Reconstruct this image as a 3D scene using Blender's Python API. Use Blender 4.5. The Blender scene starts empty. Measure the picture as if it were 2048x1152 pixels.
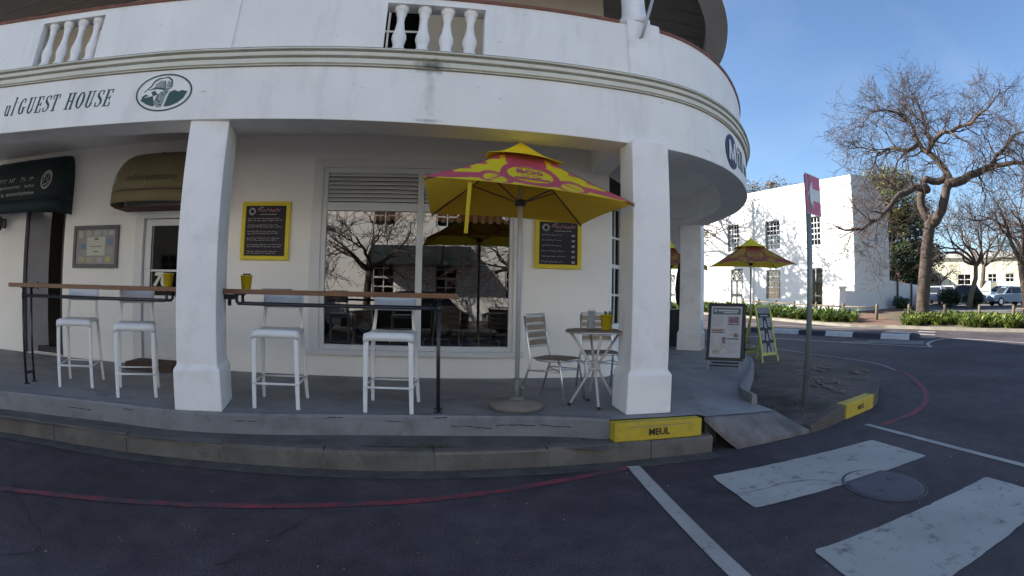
import bpy, math, random
from mathutils import Vector, Matrix, noise
R = math.radians
rnd = random.Random(7)
scene = bpy.context.scene
COL = scene.collection

# ------------------------------------------------------------------ camera
EYE = 1.45
cd = bpy.data.cameras.new("camera")
cd.type = 'PANO'
_t = getattr(cd, 'panorama_type', None)
if _t is not None:
    cd.panorama_type = 'FISHEYE_EQUISOLID'; cd.fisheye_lens = 19.2024; cd.fisheye_fov = R(200)
else:
    cd.cycles.panorama_type = 'FISHEYE_EQUISOLID'; cd.cycles.fisheye_lens = 19.2024; cd.cycles.fisheye_fov = R(200)
cd.sensor_width = 36.0
cd.sensor_fit = 'HORIZONTAL'
cd.clip_start = 0.05
cd.clip_end = 2000
cam = bpy.data.objects.new("camera", cd)
COL.objects.link(cam)
M3 = Matrix.Rotation(-0.16155, 3, 'Z') @ Matrix.Rotation(0.01193, 3, 'X') @ Matrix.Rotation(-0.01898, 3, 'Y')
rx_, fw_, up_ = M3 @ Vector((1, 0, 0)), M3 @ Vector((0, 1, 0)), M3 @ Vector((0, 0, 1))
cam.matrix_world = Matrix(((rx_.x, up_.x, -fw_.x, 0), (rx_.y, up_.y, -fw_.y, 0), (rx_.z, up_.z, -fw_.z, EYE), (0, 0, 0, 1)))
scene.camera = cam

# ------------------------------------------------------------------ light
SUN_EL, SUN_AZ = R(28), math.atan2(-0.80, 0.60)      # azimuth clockwise from +Y
world = bpy.data.worlds.new("World")
scene.world = world
world.use_nodes = True
wn = world.node_tree
bg = wn.nodes["Background"]
sky = wn.nodes.new("ShaderNodeTexSky")
sky.sky_type = 'NISHITA'
sky.sun_disc = False
sky.sun_elevation = SUN_EL
sky.sun_rotation = SUN_AZ
sky.air_density = 1.0
sky.dust_density = 0.4
sky.ozone_density = 4.0
_tc = wn.nodes.new('ShaderNodeTexCoord'); _mp = wn.nodes.new('ShaderNodeMapping'); _mp.inputs['Scale'].default_value = (1.6, 2.6, 4.5); _mp.inputs['Rotation'].default_value = (.3, .2, .5)
_cn = wn.nodes.new('ShaderNodeTexNoise'); _cn.inputs['Scale'].default_value = 1.1; _cn.inputs['Detail'].default_value = 7; _cn.inputs['Distortion'].default_value = .6
_cr = wn.nodes.new('ShaderNodeMapRange'); _cr.inputs['From Min'].default_value = .50; _cr.inputs['From Max'].default_value = .78; _cr.inputs['To Max'].default_value = .10
_cm = wn.nodes.new('ShaderNodeMixRGB'); _cm.inputs[2].default_value = (4.6, 4.9, 5.6, 1)
wn.links.new(_tc.outputs['Generated'], _mp.inputs[0]); wn.links.new(_mp.outputs[0], _cn.inputs[0]); wn.links.new(_cn.outputs[0], _cr.inputs['Value'])
wn.links.new(_cr.outputs[0], _cm.inputs[0]); wn.links.new(sky.outputs[0], _cm.inputs[1]); wn.links.new(_cm.outputs[0], bg.inputs[0])
bg.inputs[1].default_value = 0.08
sl = bpy.data.lights.new("sun", 'SUN')
sl.energy = 5.0
sl.angle = R(0.5)
sl.color = (1.0, 0.93, 0.82)
so = bpy.data.objects.new("sun", sl)
COL.objects.link(so)
sd = Vector((math.sin(SUN_AZ) * math.cos(SUN_EL), math.cos(SUN_AZ) * math.cos(SUN_EL), math.sin(SUN_EL)))
so.rotation_euler = sd.to_track_quat('Z', 'Y').to_euler()
so.location = (-20, 15, 30)
scene.view_settings.view_transform = 'Standard'
scene.view_settings.look = 'None'
scene.view_settings.exposure = 1.5
scene.view_settings.gamma = 1.0
scene.view_settings.use_curve_mapping = False
scene.render.engine = 'CYCLES'
scene.cycles.max_bounces = 8
scene.cycles.diffuse_bounces = 6
scene.cycles.transparent_max_bounces = 12
scene.cycles.use_denoising = True

# ------------------------------------------------------------------ helpers
class MB:
    def __init__(s):
        s.v = []; s.f = []; s.m = []; s.sm = []
    def add(s, vs, fs, mi=0, smooth=False):
        o = len(s.v)
        s.v += [tuple(p) for p in vs]
        for f in fs:
            s.f.append(tuple(i + o for i in f)); s.m.append(mi); s.sm.append(smooth)
        return s
    def quad(s, a, b, c, d, mi=0):
        return s.add([a, b, c, d], [(0, 1, 2, 3)], mi)
    def hexa(s, p, mi=0):      # 8 corners: bottom ring, top ring
        return s.add(p, [(3, 2, 1, 0), (4, 5, 6, 7), (0, 1, 5, 4), (1, 2, 6, 5), (2, 3, 7, 6), (3, 0, 4, 7)], mi)
    def box(s, c, d, rz=0.0, mi=0, base=False):
        x, y, z = d[0] / 2, d[1] / 2, d[2]
        z0 = c[2] if base else c[2] - z / 2
        cs, sn = math.cos(rz), math.sin(rz)
        pts = []
        for zz in (z0, z0 + z):
            for (a, b) in ((-x, -y), (x, -y), (x, y), (-x, y)):
                pts.append((c[0] + a * cs - b * sn, c[1] + a * sn + b * cs, zz))
        return s.hexa(pts, mi)
    def bar(s, a, b, w, h, up=(0, 0, 1), mi=0):
        a, b = Vector(a), Vector(b)
        t = (b - a).normalized(); u = Vector(up)
        sd_ = t.cross(u)
        if sd_.length < 1e-4: sd_ = t.cross(Vector((1, 0, 0)))
        sd_.normalize(); u = sd_.cross(t)
        x, y = sd_ * w / 2, u * h / 2
        return s.hexa([a - x - y, a + x - y, b + x - y, b - x - y, a - x + y, a + x + y, b + x + y, b - x + y], mi)
    def tube(s, pts, r, n=8, caps=True, mi=0, smooth=True):
        pts = [Vector(p) for p in pts]
        if not isinstance(r, (list, tuple)): r = [r] * len(pts)
        vs = []; fs = []
        t0 = (pts[1] - pts[0]).normalized()
        ref = Vector((0, 0, 1)) if abs(t0.z) < .9 else Vector((1, 0, 0))
        a = t0.cross(ref).normalized()
        for i, p in enumerate(pts):
            if i == 0: t = t0
            elif i == len(pts) - 1: t = (pts[i] - pts[i - 1]).normalized()
            else: t = ((pts[i + 1] - p).normalized() + (p - pts[i - 1]).normalized())
            if t.length < 1e-6: t = t0
            t.normalize()
            a = (a - t * a.dot(t))
            if a.length < 1e-5: a = t.orthogonal()
            a.normalize(); b = t.cross(a)
            for k in range(n):
                an = 2 * math.pi * k / n
                vs.append(p + (a * math.cos(an) + b * math.sin(an)) * r[i])
        for i in range(len(pts) - 1):
            for k in range(n):
                k2 = (k + 1) % n
                fs.append((i * n + k, i * n + k2, (i + 1) * n + k2, (i + 1) * n + k))
        s.add(vs, fs, mi, smooth)
        if caps:
            o = len(s.v) - len(vs)
            s.f.append(tuple(o + k for k in reversed(range(n)))); s.m.append(mi); s.sm.append(False)
            s.f.append(tuple(o + (len(pts) - 1) * n + k for k in range(n))); s.m.append(mi); s.sm.append(False)
        return s
    def lathe(s, prof, c=(0, 0, 0), n=20, mi=0, smooth=True):
        vs = []; fs = []
        for (r, z) in prof:
            for k in range(n):
                an = 2 * math.pi * k / n
                vs.append((c[0] + r * math.cos(an), c[1] + r * math.sin(an), c[2] + z))
        for i in range(len(prof) - 1):
            for k in range(n):
                k2 = (k + 1) % n
                fs.append((i * n + k, i * n + k2, (i + 1) * n + k2, (i + 1) * n + k))
        s.add(vs, fs, mi, smooth)
        o = len(s.v) - len(vs)
        if prof[0][0] > 1e-4:
            s.f.append(tuple(o + k for k in reversed(range(n)))); s.m.append(mi); s.sm.append(False)
        if prof[-1][0] > 1e-4:
            s.f.append(tuple(o + (len(prof) - 1) * n + k for k in range(n))); s.m.append(mi); s.sm.append(False)
        return s
    def prism(s, poly, f0, f1, mi=0):   # poly in 2D; f0/f1 map (a,b)->xyz for both faces
        n = len(poly)
        vs = [f0(*p) for p in poly] + [f1(*p) for p in poly]
        fs = [tuple(range(n)), tuple(reversed(range(n, 2 * n)))]
        fs += [(i, i + n, (i + 1) % n + n, (i + 1) % n) for i in range(n)]
        return s.add(vs, fs, mi)
    def build(s, name, mat, parent=None, bevel=0.0, world=True, seg=2, fix=True):
        me = bpy.data.meshes.new(name)
        me.from_pydata(s.v, [], s.f)
        mats = mat if isinstance(mat, (list, tuple)) else [mat]
        for m in mats: me.materials.append(m)
        me.polygons.foreach_set('material_index', s.m)
        me.polygons.foreach_set('use_smooth', s.sm)
        me.update()
        if fix and len(s.f) < 60000:
            import bmesh
            b = bmesh.new(); b.from_mesh(me)
            bmesh.ops.recalc_face_normals(b, faces=b.faces)
            b.to_mesh(me); b.free()
        o = bpy.data.objects.new(name, me)
        COL.objects.link(o)
        if parent:
            o.parent = parent
            if world: o.matrix_parent_inverse = parent.matrix_basis.inverted()
        if bevel:
            md = o.modifiers.new("bevel", 'BEVEL'); md.width = bevel; md.segments = seg; md.limit_method = 'ANGLE'
        return o

def empty(name, loc=(0, 0, 0), rz=0.0):
    o = bpy.data.objects.new(name, None)
    COL.objects.link(o)
    o.location = loc; o.rotation_euler = (0, 0, rz)
    o.empty_display_size = .2
    o.matrix_basis = Matrix.Translation(loc) @ Matrix.Rotation(rz, 4, 'Z')
    return o
def tag(o, label, cat, group=None, kind=None):
    if label: o["label"] = label
    if cat: o["category"] = cat
    if group: o["group"] = group
    if kind: o["kind"] = kind
    return o
def struct(o):
    o["kind"] = "structure"
    return o
def copy_tree(root, loc, rz, label, group=None):
    def cp(o, par):
        c = o.copy(); COL.objects.link(c)
        if par: c.parent = par
        for ch in kids.get(o, []): cp(ch, c)
        return c
    kids = {}
    for o in COL.objects:
        if o.parent: kids.setdefault(o.parent, []).append(o)
    r = cp(root, None)
    r.matrix_basis = Matrix.Translation(loc) @ Matrix.Rotation(rz, 4, 'Z')
    r["label"] = label
    if group: r["group"] = group
    return r

# ------------------------------------------------------------------ materials
MATS = {}
def mat(name, col, rough=.6, var=.10, scale=4.0, bump=0.0, bscale=60.0, metal=0.0, spec=.5, dirt=None, dscale=1.5, damt=.5, stretch=None):
    if name in MATS: return MATS[name]
    m = bpy.data.materials.new(name); m.use_nodes = True
    nt = m.node_tree; N = nt.nodes; L = nt.links
    b = N["Principled BSDF"]
    b.inputs['Roughness'].default_value = rough
    b.inputs['Metallic'].default_value = metal
    b.inputs['Specular IOR Level'].default_value = spec
    tc = N.new('ShaderNodeTexCoord')
    mp = N.new('ShaderNodeMapping')
    L.new(tc.outputs['Object'], mp.inputs[0])
    if stretch: mp.inputs['Scale'].default_value = stretch
    nz = N.new('ShaderNodeTexNoise'); nz.inputs['Scale'].default_value = scale; nz.inputs['Detail'].default_value = 6
    L.new(mp.outputs[0], nz.inputs[0])
    rp = N.new('ShaderNodeValToRGB')
    c = col
    rp.color_ramp.elements[0].position = .3; rp.color_ramp.elements[1].position = .7
    rp.color_ramp.elements[0].color = (c[0] * (1 - var), c[1] * (1 - var), c[2] * (1 - var), 1)
    rp.color_ramp.elements[1].color = (min(1, c[0] * (1 + var)), min(1, c[1] * (1 + var)), min(1, c[2] * (1 + var)), 1)
    L.new(nz.outputs[0], rp.inputs[0])
    out = rp.outputs[0]
    if dirt:
        n2 = N.new('ShaderNodeTexNoise'); n2.inputs['Scale'].default_value = dscale; n2.inputs['Detail'].default_value = 8; n2.inputs['Roughness'].default_value = .65
        L.new(mp.outputs[0], n2.inputs[0])
        r2 = N.new('ShaderNodeValToRGB'); r2.color_ramp.elements[0].position = .5; r2.color_ramp.elements[1].position = .72
        r2.color_ramp.elements[0].color = (0, 0, 0, 1); r2.color_ramp.elements[1].color = (damt, damt, damt, 1)
        L.new(n2.outputs[0], r2.inputs[0])
        mx = N.new('ShaderNodeMixRGB'); L.new(r2.outputs[0], mx.inputs[0]); L.new(out, mx.inputs[1])
        mx.inputs[2].default_value = (*dirt, 1)
        out = mx.outputs[0]
    L.new(out, b.inputs['Base Color'])
    if bump:
        n3 = N.new('ShaderNodeTexNoise'); n3.inputs['Scale'].default_value = bscale; n3.inputs['Detail'].default_value = 4
        L.new(tc.outputs['Object'], n3.inputs[0])
        bp = N.new('ShaderNodeBump'); bp.inputs['Strength'].default_value = bump; bp.inputs['Distance'].default_value = .01
        L.new(n3.outputs[0], bp.inputs['Height']); L.new(bp.outputs[0], b.inputs['Normal'])
    MATS[name] = m
    return m

def glass_mat(name, refl=.3, tint=(.5, .5, .5), rough=0.0, fr_=.6):
    m = bpy.data.materials.new(name); m.use_nodes = True
    nt = m.node_tree; N = nt.nodes; L = nt.links
    for n in list(N):
        if n.type != 'OUTPUT_MATERIAL': N.remove(n)
    o = [n for n in N if n.type == 'OUTPUT_MATERIAL'][0]
    g = N.new('ShaderNodeBsdfGlossy'); g.inputs['Roughness'].default_value = rough; g.inputs[0].default_value = (1, 1, 1, 1)
    t = N.new('ShaderNodeBsdfTransparent'); t.inputs[0].default_value = (*tint, 1)
    x = N.new('ShaderNodeMixShader')
    fr = N.new('ShaderNodeLayerWeight'); fr.inputs[0].default_value = .35
    ma = N.new('ShaderNodeMath'); ma.operation = 'MULTIPLY_ADD'; ma.inputs[1].default_value = fr_; ma.inputs[2].default_value = refl
    ma.use_clamp = True
    L.new(fr.outputs['Fresnel'], ma.inputs[0]); L.new(ma.outputs[0], x.inputs[0])
    L.new(t.outputs[0], x.inputs[1]); L.new(g.outputs[0], x.inputs[2]); L.new(x.outputs[0], o.inputs[0])
    return m

def emit_mat(name, col, st):
    m = bpy.data.materials.new(name); m.use_nodes = True
    b = m.node_tree.nodes["Principled BSDF"]
    b.inputs['Base Color'].default_value = (*col, 1)
    b.inputs['Emission Color'].default_value = (*col, 1); b.inputs['Emission Strength'].default_value = st
    return m

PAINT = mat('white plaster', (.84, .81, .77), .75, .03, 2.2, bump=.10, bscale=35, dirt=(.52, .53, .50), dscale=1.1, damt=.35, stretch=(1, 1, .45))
PAINT2 = mat('white pillar paint', (.86, .84, .81), .6, .03, 2.5, bump=.08, bscale=18, dirt=(.52, .50, .46), dscale=3.5, damt=.35)
INNER = mat('veranda wall paint', (.88, .85, .80), .75, .03, 1.5, bump=.05, bscale=30)
CEIL = mat('ceiling paint', (.87, .85, .81), .8, .05, 1.2)
CREAM = mat('cream moulding', (.66, .65, .56), .7, .06, 4, dirt=(.30, .30, .24), dscale=5, damt=.5, stretch=(1, 1, 4))
GROOVE = mat('dark groove', (.23, .23, .19), .9, .2, 8)
COPE = mat('red brown coping', (.20, .075, .05), .7, .3, 6, bump=.2)
BOARD = mat('grey ceiling boards', (.30, .27, .25), .7, .08, 4)
WHITE_F = mat('white joinery', (.70, .70, .68), .5, .03, 6)
GREYD = mat('grey door paint', (.32, .31, .32), .6, .08, 4)
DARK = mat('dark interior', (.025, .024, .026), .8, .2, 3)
BLACKM = mat('black steel', (.02, .02, .023), .4, .2, 20, spec=.5)
GLASS = glass_mat('window glass', .105, (.62, .60, .58))
GLASS2 = glass_mat('small window glass', .0, (.3, .3, .3), .02, .10)
YEL = mat('yellow paint', (.72, .56, .02), .55, .07, 8)
CHROME = mat('aluminium', (.62, .62, .62), .32, .06, 10, metal=.85)
TIMB = mat('dark slats', (.17, .125, .10), .6, .2, 6, stretch=(1, 8, 1))
STOOL = mat('white stool paint', (.74, .75, .74), .4, .03, 5)
CONC = mat('veranda floor concrete', (.235, .235, .24), .7, .14, 1.6, bump=.25, bscale=50, dirt=(.10, .10, .11), dscale=2.2, damt=.7)
PALEC = mat('painted step concrete', (.20, .205, .21), .7, .12, 2.5, bump=.3, bscale=40, dirt=(.10, .10, .10), dscale=4, damt=.7)
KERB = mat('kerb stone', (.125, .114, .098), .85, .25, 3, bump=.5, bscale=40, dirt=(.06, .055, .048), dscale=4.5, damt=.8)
PAVE = mat('pavement strip', (.115, .105, .097), .9, .3, 4, bump=.5, bscale=40)
GREEN_T = mat('dark green lettering', (.03, .085, .08), .6, .1, 10)

def node_mat(name):
    m = bpy.data.materials.new(name); m.use_nodes = True
    return m, m.node_tree.nodes, m.node_tree.links, m.node_tree.nodes["Principled BSDF"]
def asphalt():
    m, N, L, b = node_mat('asphalt')
    tc = N.new('ShaderNodeTexCoord')
    n1 = N.new('ShaderNodeTexNoise'); n1.inputs['Scale'].default_value = .45; n1.inputs['Detail'].default_value = 5
    n2 = N.new('ShaderNodeTexNoise'); n2.inputs['Scale'].default_value = 90; n2.inputs['Detail'].default_value = 3
    n3 = N.new('ShaderNodeTexNoise'); n3.inputs['Scale'].default_value = 3.5; n3.inputs['Detail'].default_value = 7; n3.inputs['Roughness'].default_value = .7
    for n in (n1, n2, n3): L.new(tc.outputs['Object'], n.inputs[0])
    r1 = N.new('ShaderNodeValToRGB'); r1.color_ramp.elements[0].position = .38; r1.color_ramp.elements[1].position = .62
    r1.color_ramp.elements[0].color = (.050, .041, .050, 1); r1.color_ramp.elements[1].color = (.080, .069, .080, 1)
    L.new(n1.outputs[0], r1.inputs[0])
    r2 = N.new('ShaderNodeValToRGB'); r2.color_ramp.elements[0].position = .35; r2.color_ramp.elements[1].position = .75
    r2.color_ramp.elements[0].color = (.58, .58, .58, 1); r2.color_ramp.elements[1].color = (1.8, 1.75, 1.7, 1)
    L.new(n2.outputs[0], r2.inputs[0])
    r3 = N.new('ShaderNodeValToRGB'); r3.color_ramp.elements[0].position = .35; r3.color_ramp.elements[1].position = .8
    r3.color_ramp.elements[0].color = (.72, .72, .72, 1); r3.color_ramp.elements[1].color = (1.45, 1.4, 1.3, 1)
    L.new(n3.outputs[0], r3.inputs[0])
    x = N.new('ShaderNodeMixRGB'); x.blend_type = 'MULTIPLY'; x.inputs[0].default_value = 1
    L.new(r1.outputs[0], x.inputs[1]); L.new(r2.outputs[0], x.inputs[2])
    y = N.new('ShaderNodeMixRGB'); y.blend_type = 'MULTIPLY'; y.inputs[0].default_value = 1
    L.new(x.outputs[0], y.inputs[1]); L.new(r3.outputs[0], y.inputs[2])
    L.new(y.outputs[0], b.inputs['Base Color'])
    b.inputs['Roughness'].default_value = .82; b.inputs['Specular IOR Level'].default_value = .35
    bp = N.new('ShaderNodeBump'); bp.inputs['Strength'].default_value = .5; bp.inputs['Distance'].default_value = .006
    L.new(n2.outputs[0], bp.inputs['Height']); L.new(bp.outputs[0], b.inputs['Normal'])
    return m
ASPH = asphalt()
def worn_paint(name, col, wear=.5, under=(.05, .05, .06)):
    m, N, L, b = node_mat(name)
    tc = N.new('ShaderNodeTexCoord')
    n1 = N.new('ShaderNodeTexNoise'); n1.inputs['Scale'].default_value = 5; n1.inputs['Detail'].default_value = 9; n1.inputs['Roughness'].default_value = .75
    n2 = N.new('ShaderNodeTexNoise'); n2.inputs['Scale'].default_value = 1.3; n2.inputs['Detail'].default_value = 3
    v = N.new('ShaderNodeTexVoronoi'); v.feature = 'DISTANCE_TO_EDGE'; v.inputs['Scale'].default_value = 1.5
    nw = N.new('ShaderNodeMixRGB'); nw.inputs[0].default_value = .35
    L.new(tc.outputs['Object'], nw.inputs[1]); L.new(n1.outputs['Color'], nw.inputs[2])
    L.new(nw.outputs[0], v.inputs['Vector'])
    for n in (n1, n2): L.new(tc.outputs['Object'], n.inputs[0])
    r = N.new('ShaderNodeValToRGB'); r.color_ramp.elements[0].position = wear; r.color_ramp.elements[1].position = wear + .16
    r.color_ramp.elements[0].color = (0, 0, 0, 1); r.color_ramp.elements[1].color = (1, 1, 1, 1)
    L.new(n1.outputs[0], r.inputs[0])
    k = N.new('ShaderNodeMath'); k.operation = 'LESS_THAN'; k.inputs[1].default_value = .0006
    L.new(v.outputs['Distance'], k.inputs[0])
    mx0 = N.new('ShaderNodeMath'); mx0.operation = 'MAXIMUM'; L.new(k.outputs[0], mx0.inputs[0]); L.new(r.outputs[0], mx0.inputs[1])
    cr = N.new('ShaderNodeValToRGB'); cr.color_ramp.elements[0].position = .3; cr.color_ramp.elements[1].position = .7
    cr.color_ramp.elements[0].color = (*[c * .86 for c in col], 1); cr.color_ramp.elements[1].color = (*[min(1, c * 1.1) for c in col], 1)
    L.new(n2.outputs[0], cr.inputs[0])
    mx = N.new('ShaderNodeMixRGB'); L.new(mx0.outputs[0], mx.inputs[0]); L.new(cr.outputs[0], mx.inputs[1]); mx.inputs[2].default_value = (*under, 1)
    L.new(mx.outputs[0], b.inputs['Base Color']); b.inputs['Roughness'].default_value = .75
    return m
WLINE = worn_paint('worn white road paint', (.39, .385, .355), .55)
RLINE = worn_paint('worn red road paint', (.26, .04, .055), .43)
GLINE = worn_paint('faded grey road paint', (.24, .22, .24), .50)
def brick_mat(name, c1, c2, mortar, scale, rot=0, bumps=.6):
    m, N, L, b = node_mat(name)
    tc = N.new('ShaderNodeTexCoord'); mp = N.new('ShaderNodeMapping'); mp.inputs['Rotation'].default_value = (0, 0, rot)
    br = N.new('ShaderNodeTexBrick'); br.inputs['Scale'].default_value = scale; br.inputs['Color1'].default_value = (*c1, 1); br.inputs['Color2'].default_value = (*c2, 1)
    br.inputs['Mortar'].default_value = (*mortar, 1); br.inputs['Mortar Size'].default_value = .025
    L.new(tc.outputs['Object'], mp.inputs[0]); L.new(mp.outputs[0], br.inputs[0])
    n = N.new('ShaderNodeTexNoise'); n.inputs['Scale'].default_value = 2.2; n.inputs['Detail'].default_value = 8; L.new(tc.outputs['Object'], n.inputs[0])
    r = N.new('ShaderNodeValToRGB'); r.color_ramp.elements[0].position = .48; r.color_ramp.elements[1].position = .68
    r.color_ramp.elements[1].color = (.85, .85, .85, 1)
    r.color_ramp.elements[0].color = (0, 0, 0, 1)
    L.new(n.outputs[0], r.inputs[0])
    mx = N.new('ShaderNodeMixRGB'); L.new(r.outputs[0], mx.inputs[0]); L.new(br.outputs[0], mx.inputs[1]); mx.inputs[2].default_value = (.050, .050, .028, 1)
    L.new(mx.outputs[0], b.inputs['Base Color']); b.inputs['Roughness'].default_value = .9
    bp = N.new('ShaderNodeBump'); bp.inputs['Strength'].default_value = bumps; bp.inputs['Distance'].default_value = .02
    L.new(br.outputs['Fac'], bp.inputs['Height']); bp.invert = True
    L.new(bp.outputs[0], b.inputs['Normal'])
    return m
BRICKP = brick_mat('old brick paving', (.17, .125, .11), (.095, .072, .068), (.055, .05, .042), 4.2, .6, 1.0)
REDB = brick_mat('red brick path', (.26, .12, .08), (.20, .10, .07), (.12, .09, .07), 5, .3)

def fascia_mat(name='white fascia plaster', base=((.80, .785, .75), (.87, .855, .82))):   # white plaster with the black mould patch and run below it
    m, N, L, b = node_mat(name)
    tc = N.new('ShaderNodeTexCoord')
    n = N.new('ShaderNodeTexNoise'); n.inputs['Scale'].default_value = 2.0; n.inputs['Detail'].default_value = 7
    L.new(tc.outputs['Object'], n.inputs[0])
    r = N.new('ShaderNodeValToRGB'); r.color_ramp.elements[0].position = .3; r.color_ramp.elements[1].position = .7
    r.color_ramp.elements[0].color = (*base[0], 1); r.color_ramp.elements[1].color = (*base[1], 1)
    L.new(n.outputs[0], r.inputs[0])
    mps = N.new('ShaderNodeMapping'); mps.inputs['Scale'].default_value = (2.4, 2.4, .55)
    ns = N.new('ShaderNodeTexNoise'); ns.inputs['Scale'].default_value = 1.6; ns.inputs['Detail'].default_value = 7; ns.inputs['Roughness'].default_value = .65
    L.new(tc.outputs['Object'], mps.inputs[0]); L.new(mps.outputs[0], ns.inputs[0])
    rs = N.new('ShaderNodeValToRGB'); rs.color_ramp.elements[0].position = .52; rs.color_ramp.elements[1].position = .78
    rs.color_ramp.elements[0].color = (0, 0, 0, 1); rs.color_ramp.elements[1].color = (.48, .48, .48, 1)
    L.new(ns.outputs[0], rs.inputs[0])
    ms_ = N.new('ShaderNodeMixRGB'); L.new(rs.outputs[0], ms_.inputs[0]); L.new(r.outputs[0], ms_.inputs[1]); ms_.inputs[2].default_value = (.53, .54, .52, 1)
    # chips: small dark spots
    v = N.new('ShaderNodeTexNoise'); v.inputs['Scale'].default_value = 9; v.inputs['Detail'].default_value = 2
    mp2 = N.new('ShaderNodeMapping'); mp2.inputs['Scale'].default_value = (.6, .6, 2.5)
    L.new(tc.outputs['Object'], mp2.inputs[0]); L.new(mp2.outputs[0], v.inputs[0])
    rv = N.new('ShaderNodeValToRGB'); rv.color_ramp.elements[0].position = .735; rv.color_ramp.elements[1].position = .76
    rv.color_ramp.elements[0].color = (0, 0, 0, 1); rv.color_ramp.elements[1].color = (.55, .55, .55, 1)
    L.new(v.outputs[0], rv.inputs[0])
    mc = N.new('ShaderNodeMixRGB'); L.new(rv.outputs[0], mc.inputs[0]); L.new(ms_.outputs[0], mc.inputs[1]); mc.inputs[2].default_value = (.40, .40, .37, 1)
    last = mc.outputs[0]
    nn = N.new('ShaderNodeTexNoise'); nn.inputs['Scale'].default_value = 16; nn.inputs['Detail'].default_value = 6
    L.new(tc.outputs['Object'], nn.inputs[0])
    for (cx, cy, cz, sx, sz, col, amt) in ((-.02, 4.68, 3.525, .17, .075, (.05, .055, .045), .9), (-.02, 4.70, 3.28, .06, .26, (.42, .43, .38), .55), (-.02, 4.70, 2.99, .12, .02, (.2, .2, .2), .6)):
        sp = N.new('ShaderNodeVectorMath'); sp.operation = 'SUBTRACT'; L.new(tc.outputs['Object'], sp.inputs[0]); sp.inputs[1].default_value = (cx, cy, cz)
        sc = N.new('ShaderNodeVectorMath'); sc.operation = 'MULTIPLY'; L.new(sp.outputs[0], sc.inputs[0]); sc.inputs[1].default_value = (1 / sx, .6, 1 / sz)
        ln = N.new('ShaderNodeVectorMath'); ln.operation = 'LENGTH'; L.new(sc.outputs[0], ln.inputs[0])
        ad = N.new('ShaderNodeMath'); ad.operation = 'MULTIPLY_ADD'; L.new(nn.outputs[0], ad.inputs[0]); ad.inputs[1].default_value = 1.6; L.new(ln.outputs['Value'], ad.inputs[2])
        rr = N.new('ShaderNodeMapRange'); rr.inputs['From Min'].default_value = 1.9; rr.inputs['From Max'].default_value = .9
        rr.inputs['To Max'].default_value = amt; L.new(ad.outputs[0], rr.inputs['Value'])
        mx = N.new('ShaderNodeMixRGB'); L.new(rr.outputs[0], mx.inputs[0]); L.new(last, mx.inputs[1]); mx.inputs[2].default_value = (*col, 1)
        last = mx.outputs[0]
    L.new(last, b.inputs['Base Color']); b.inputs['Roughness'].default_value = .75
    bp = N.new('ShaderNodeBump'); bp.inputs['Strength'].default_value = .25; bp.inputs['Distance'].default_value = .02
    nb = N.new('ShaderNodeTexNoise'); nb.inputs['Scale'].default_value = 7; nb.inputs['Detail'].default_value = 8; L.new(tc.outputs['Object'], nb.inputs[0])
    L.new(nb.outputs[0], bp.inputs['Height']); L.new(bp.outputs[0], b.inputs['Normal'])
    return m
FASC = fascia_mat()
CREAM = fascia_mat('cream moulding plaster', ((.62, .60, .50), (.72, .70, .60)))

# ------------------------------------------------------------------ terrain and road
def gz(x, y):
    t = max(0.0, .87 * x + .5 * y - 13)
    return .036 * t * t / (t + 6)
def axis(a, b, c, n1, n2, n3, lo, hi):
    return [lo + (a - lo) * i / n1 for i in range(n1)] + [a + (b - a) * i / n2 for i in range(n2)] + [b + (hi - b) * i / n3 for i in range(n3 + 1)]
xs = axis(-14, 60, 0, 6, 110, 8, -180, 420); ys = axis(-14, 60, 0, 6, 110, 8, -180, 420)
g = MB(); nx = len(xs)
g.v = [(x, y, gz(min(x, 90), min(y, 90)) if (x > 0 or y > 0) else 0.0) for y in ys for x in xs]
for j in range(len(ys) - 1):
    for i in range(nx - 1):
        g.f.append((j * nx + i, j * nx + i + 1, (j + 1) * nx + i + 1, (j + 1) * nx + i)); g.m.append(0); g.sm.append(True)
ground = struct(g.build('road', ASPH))

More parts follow.
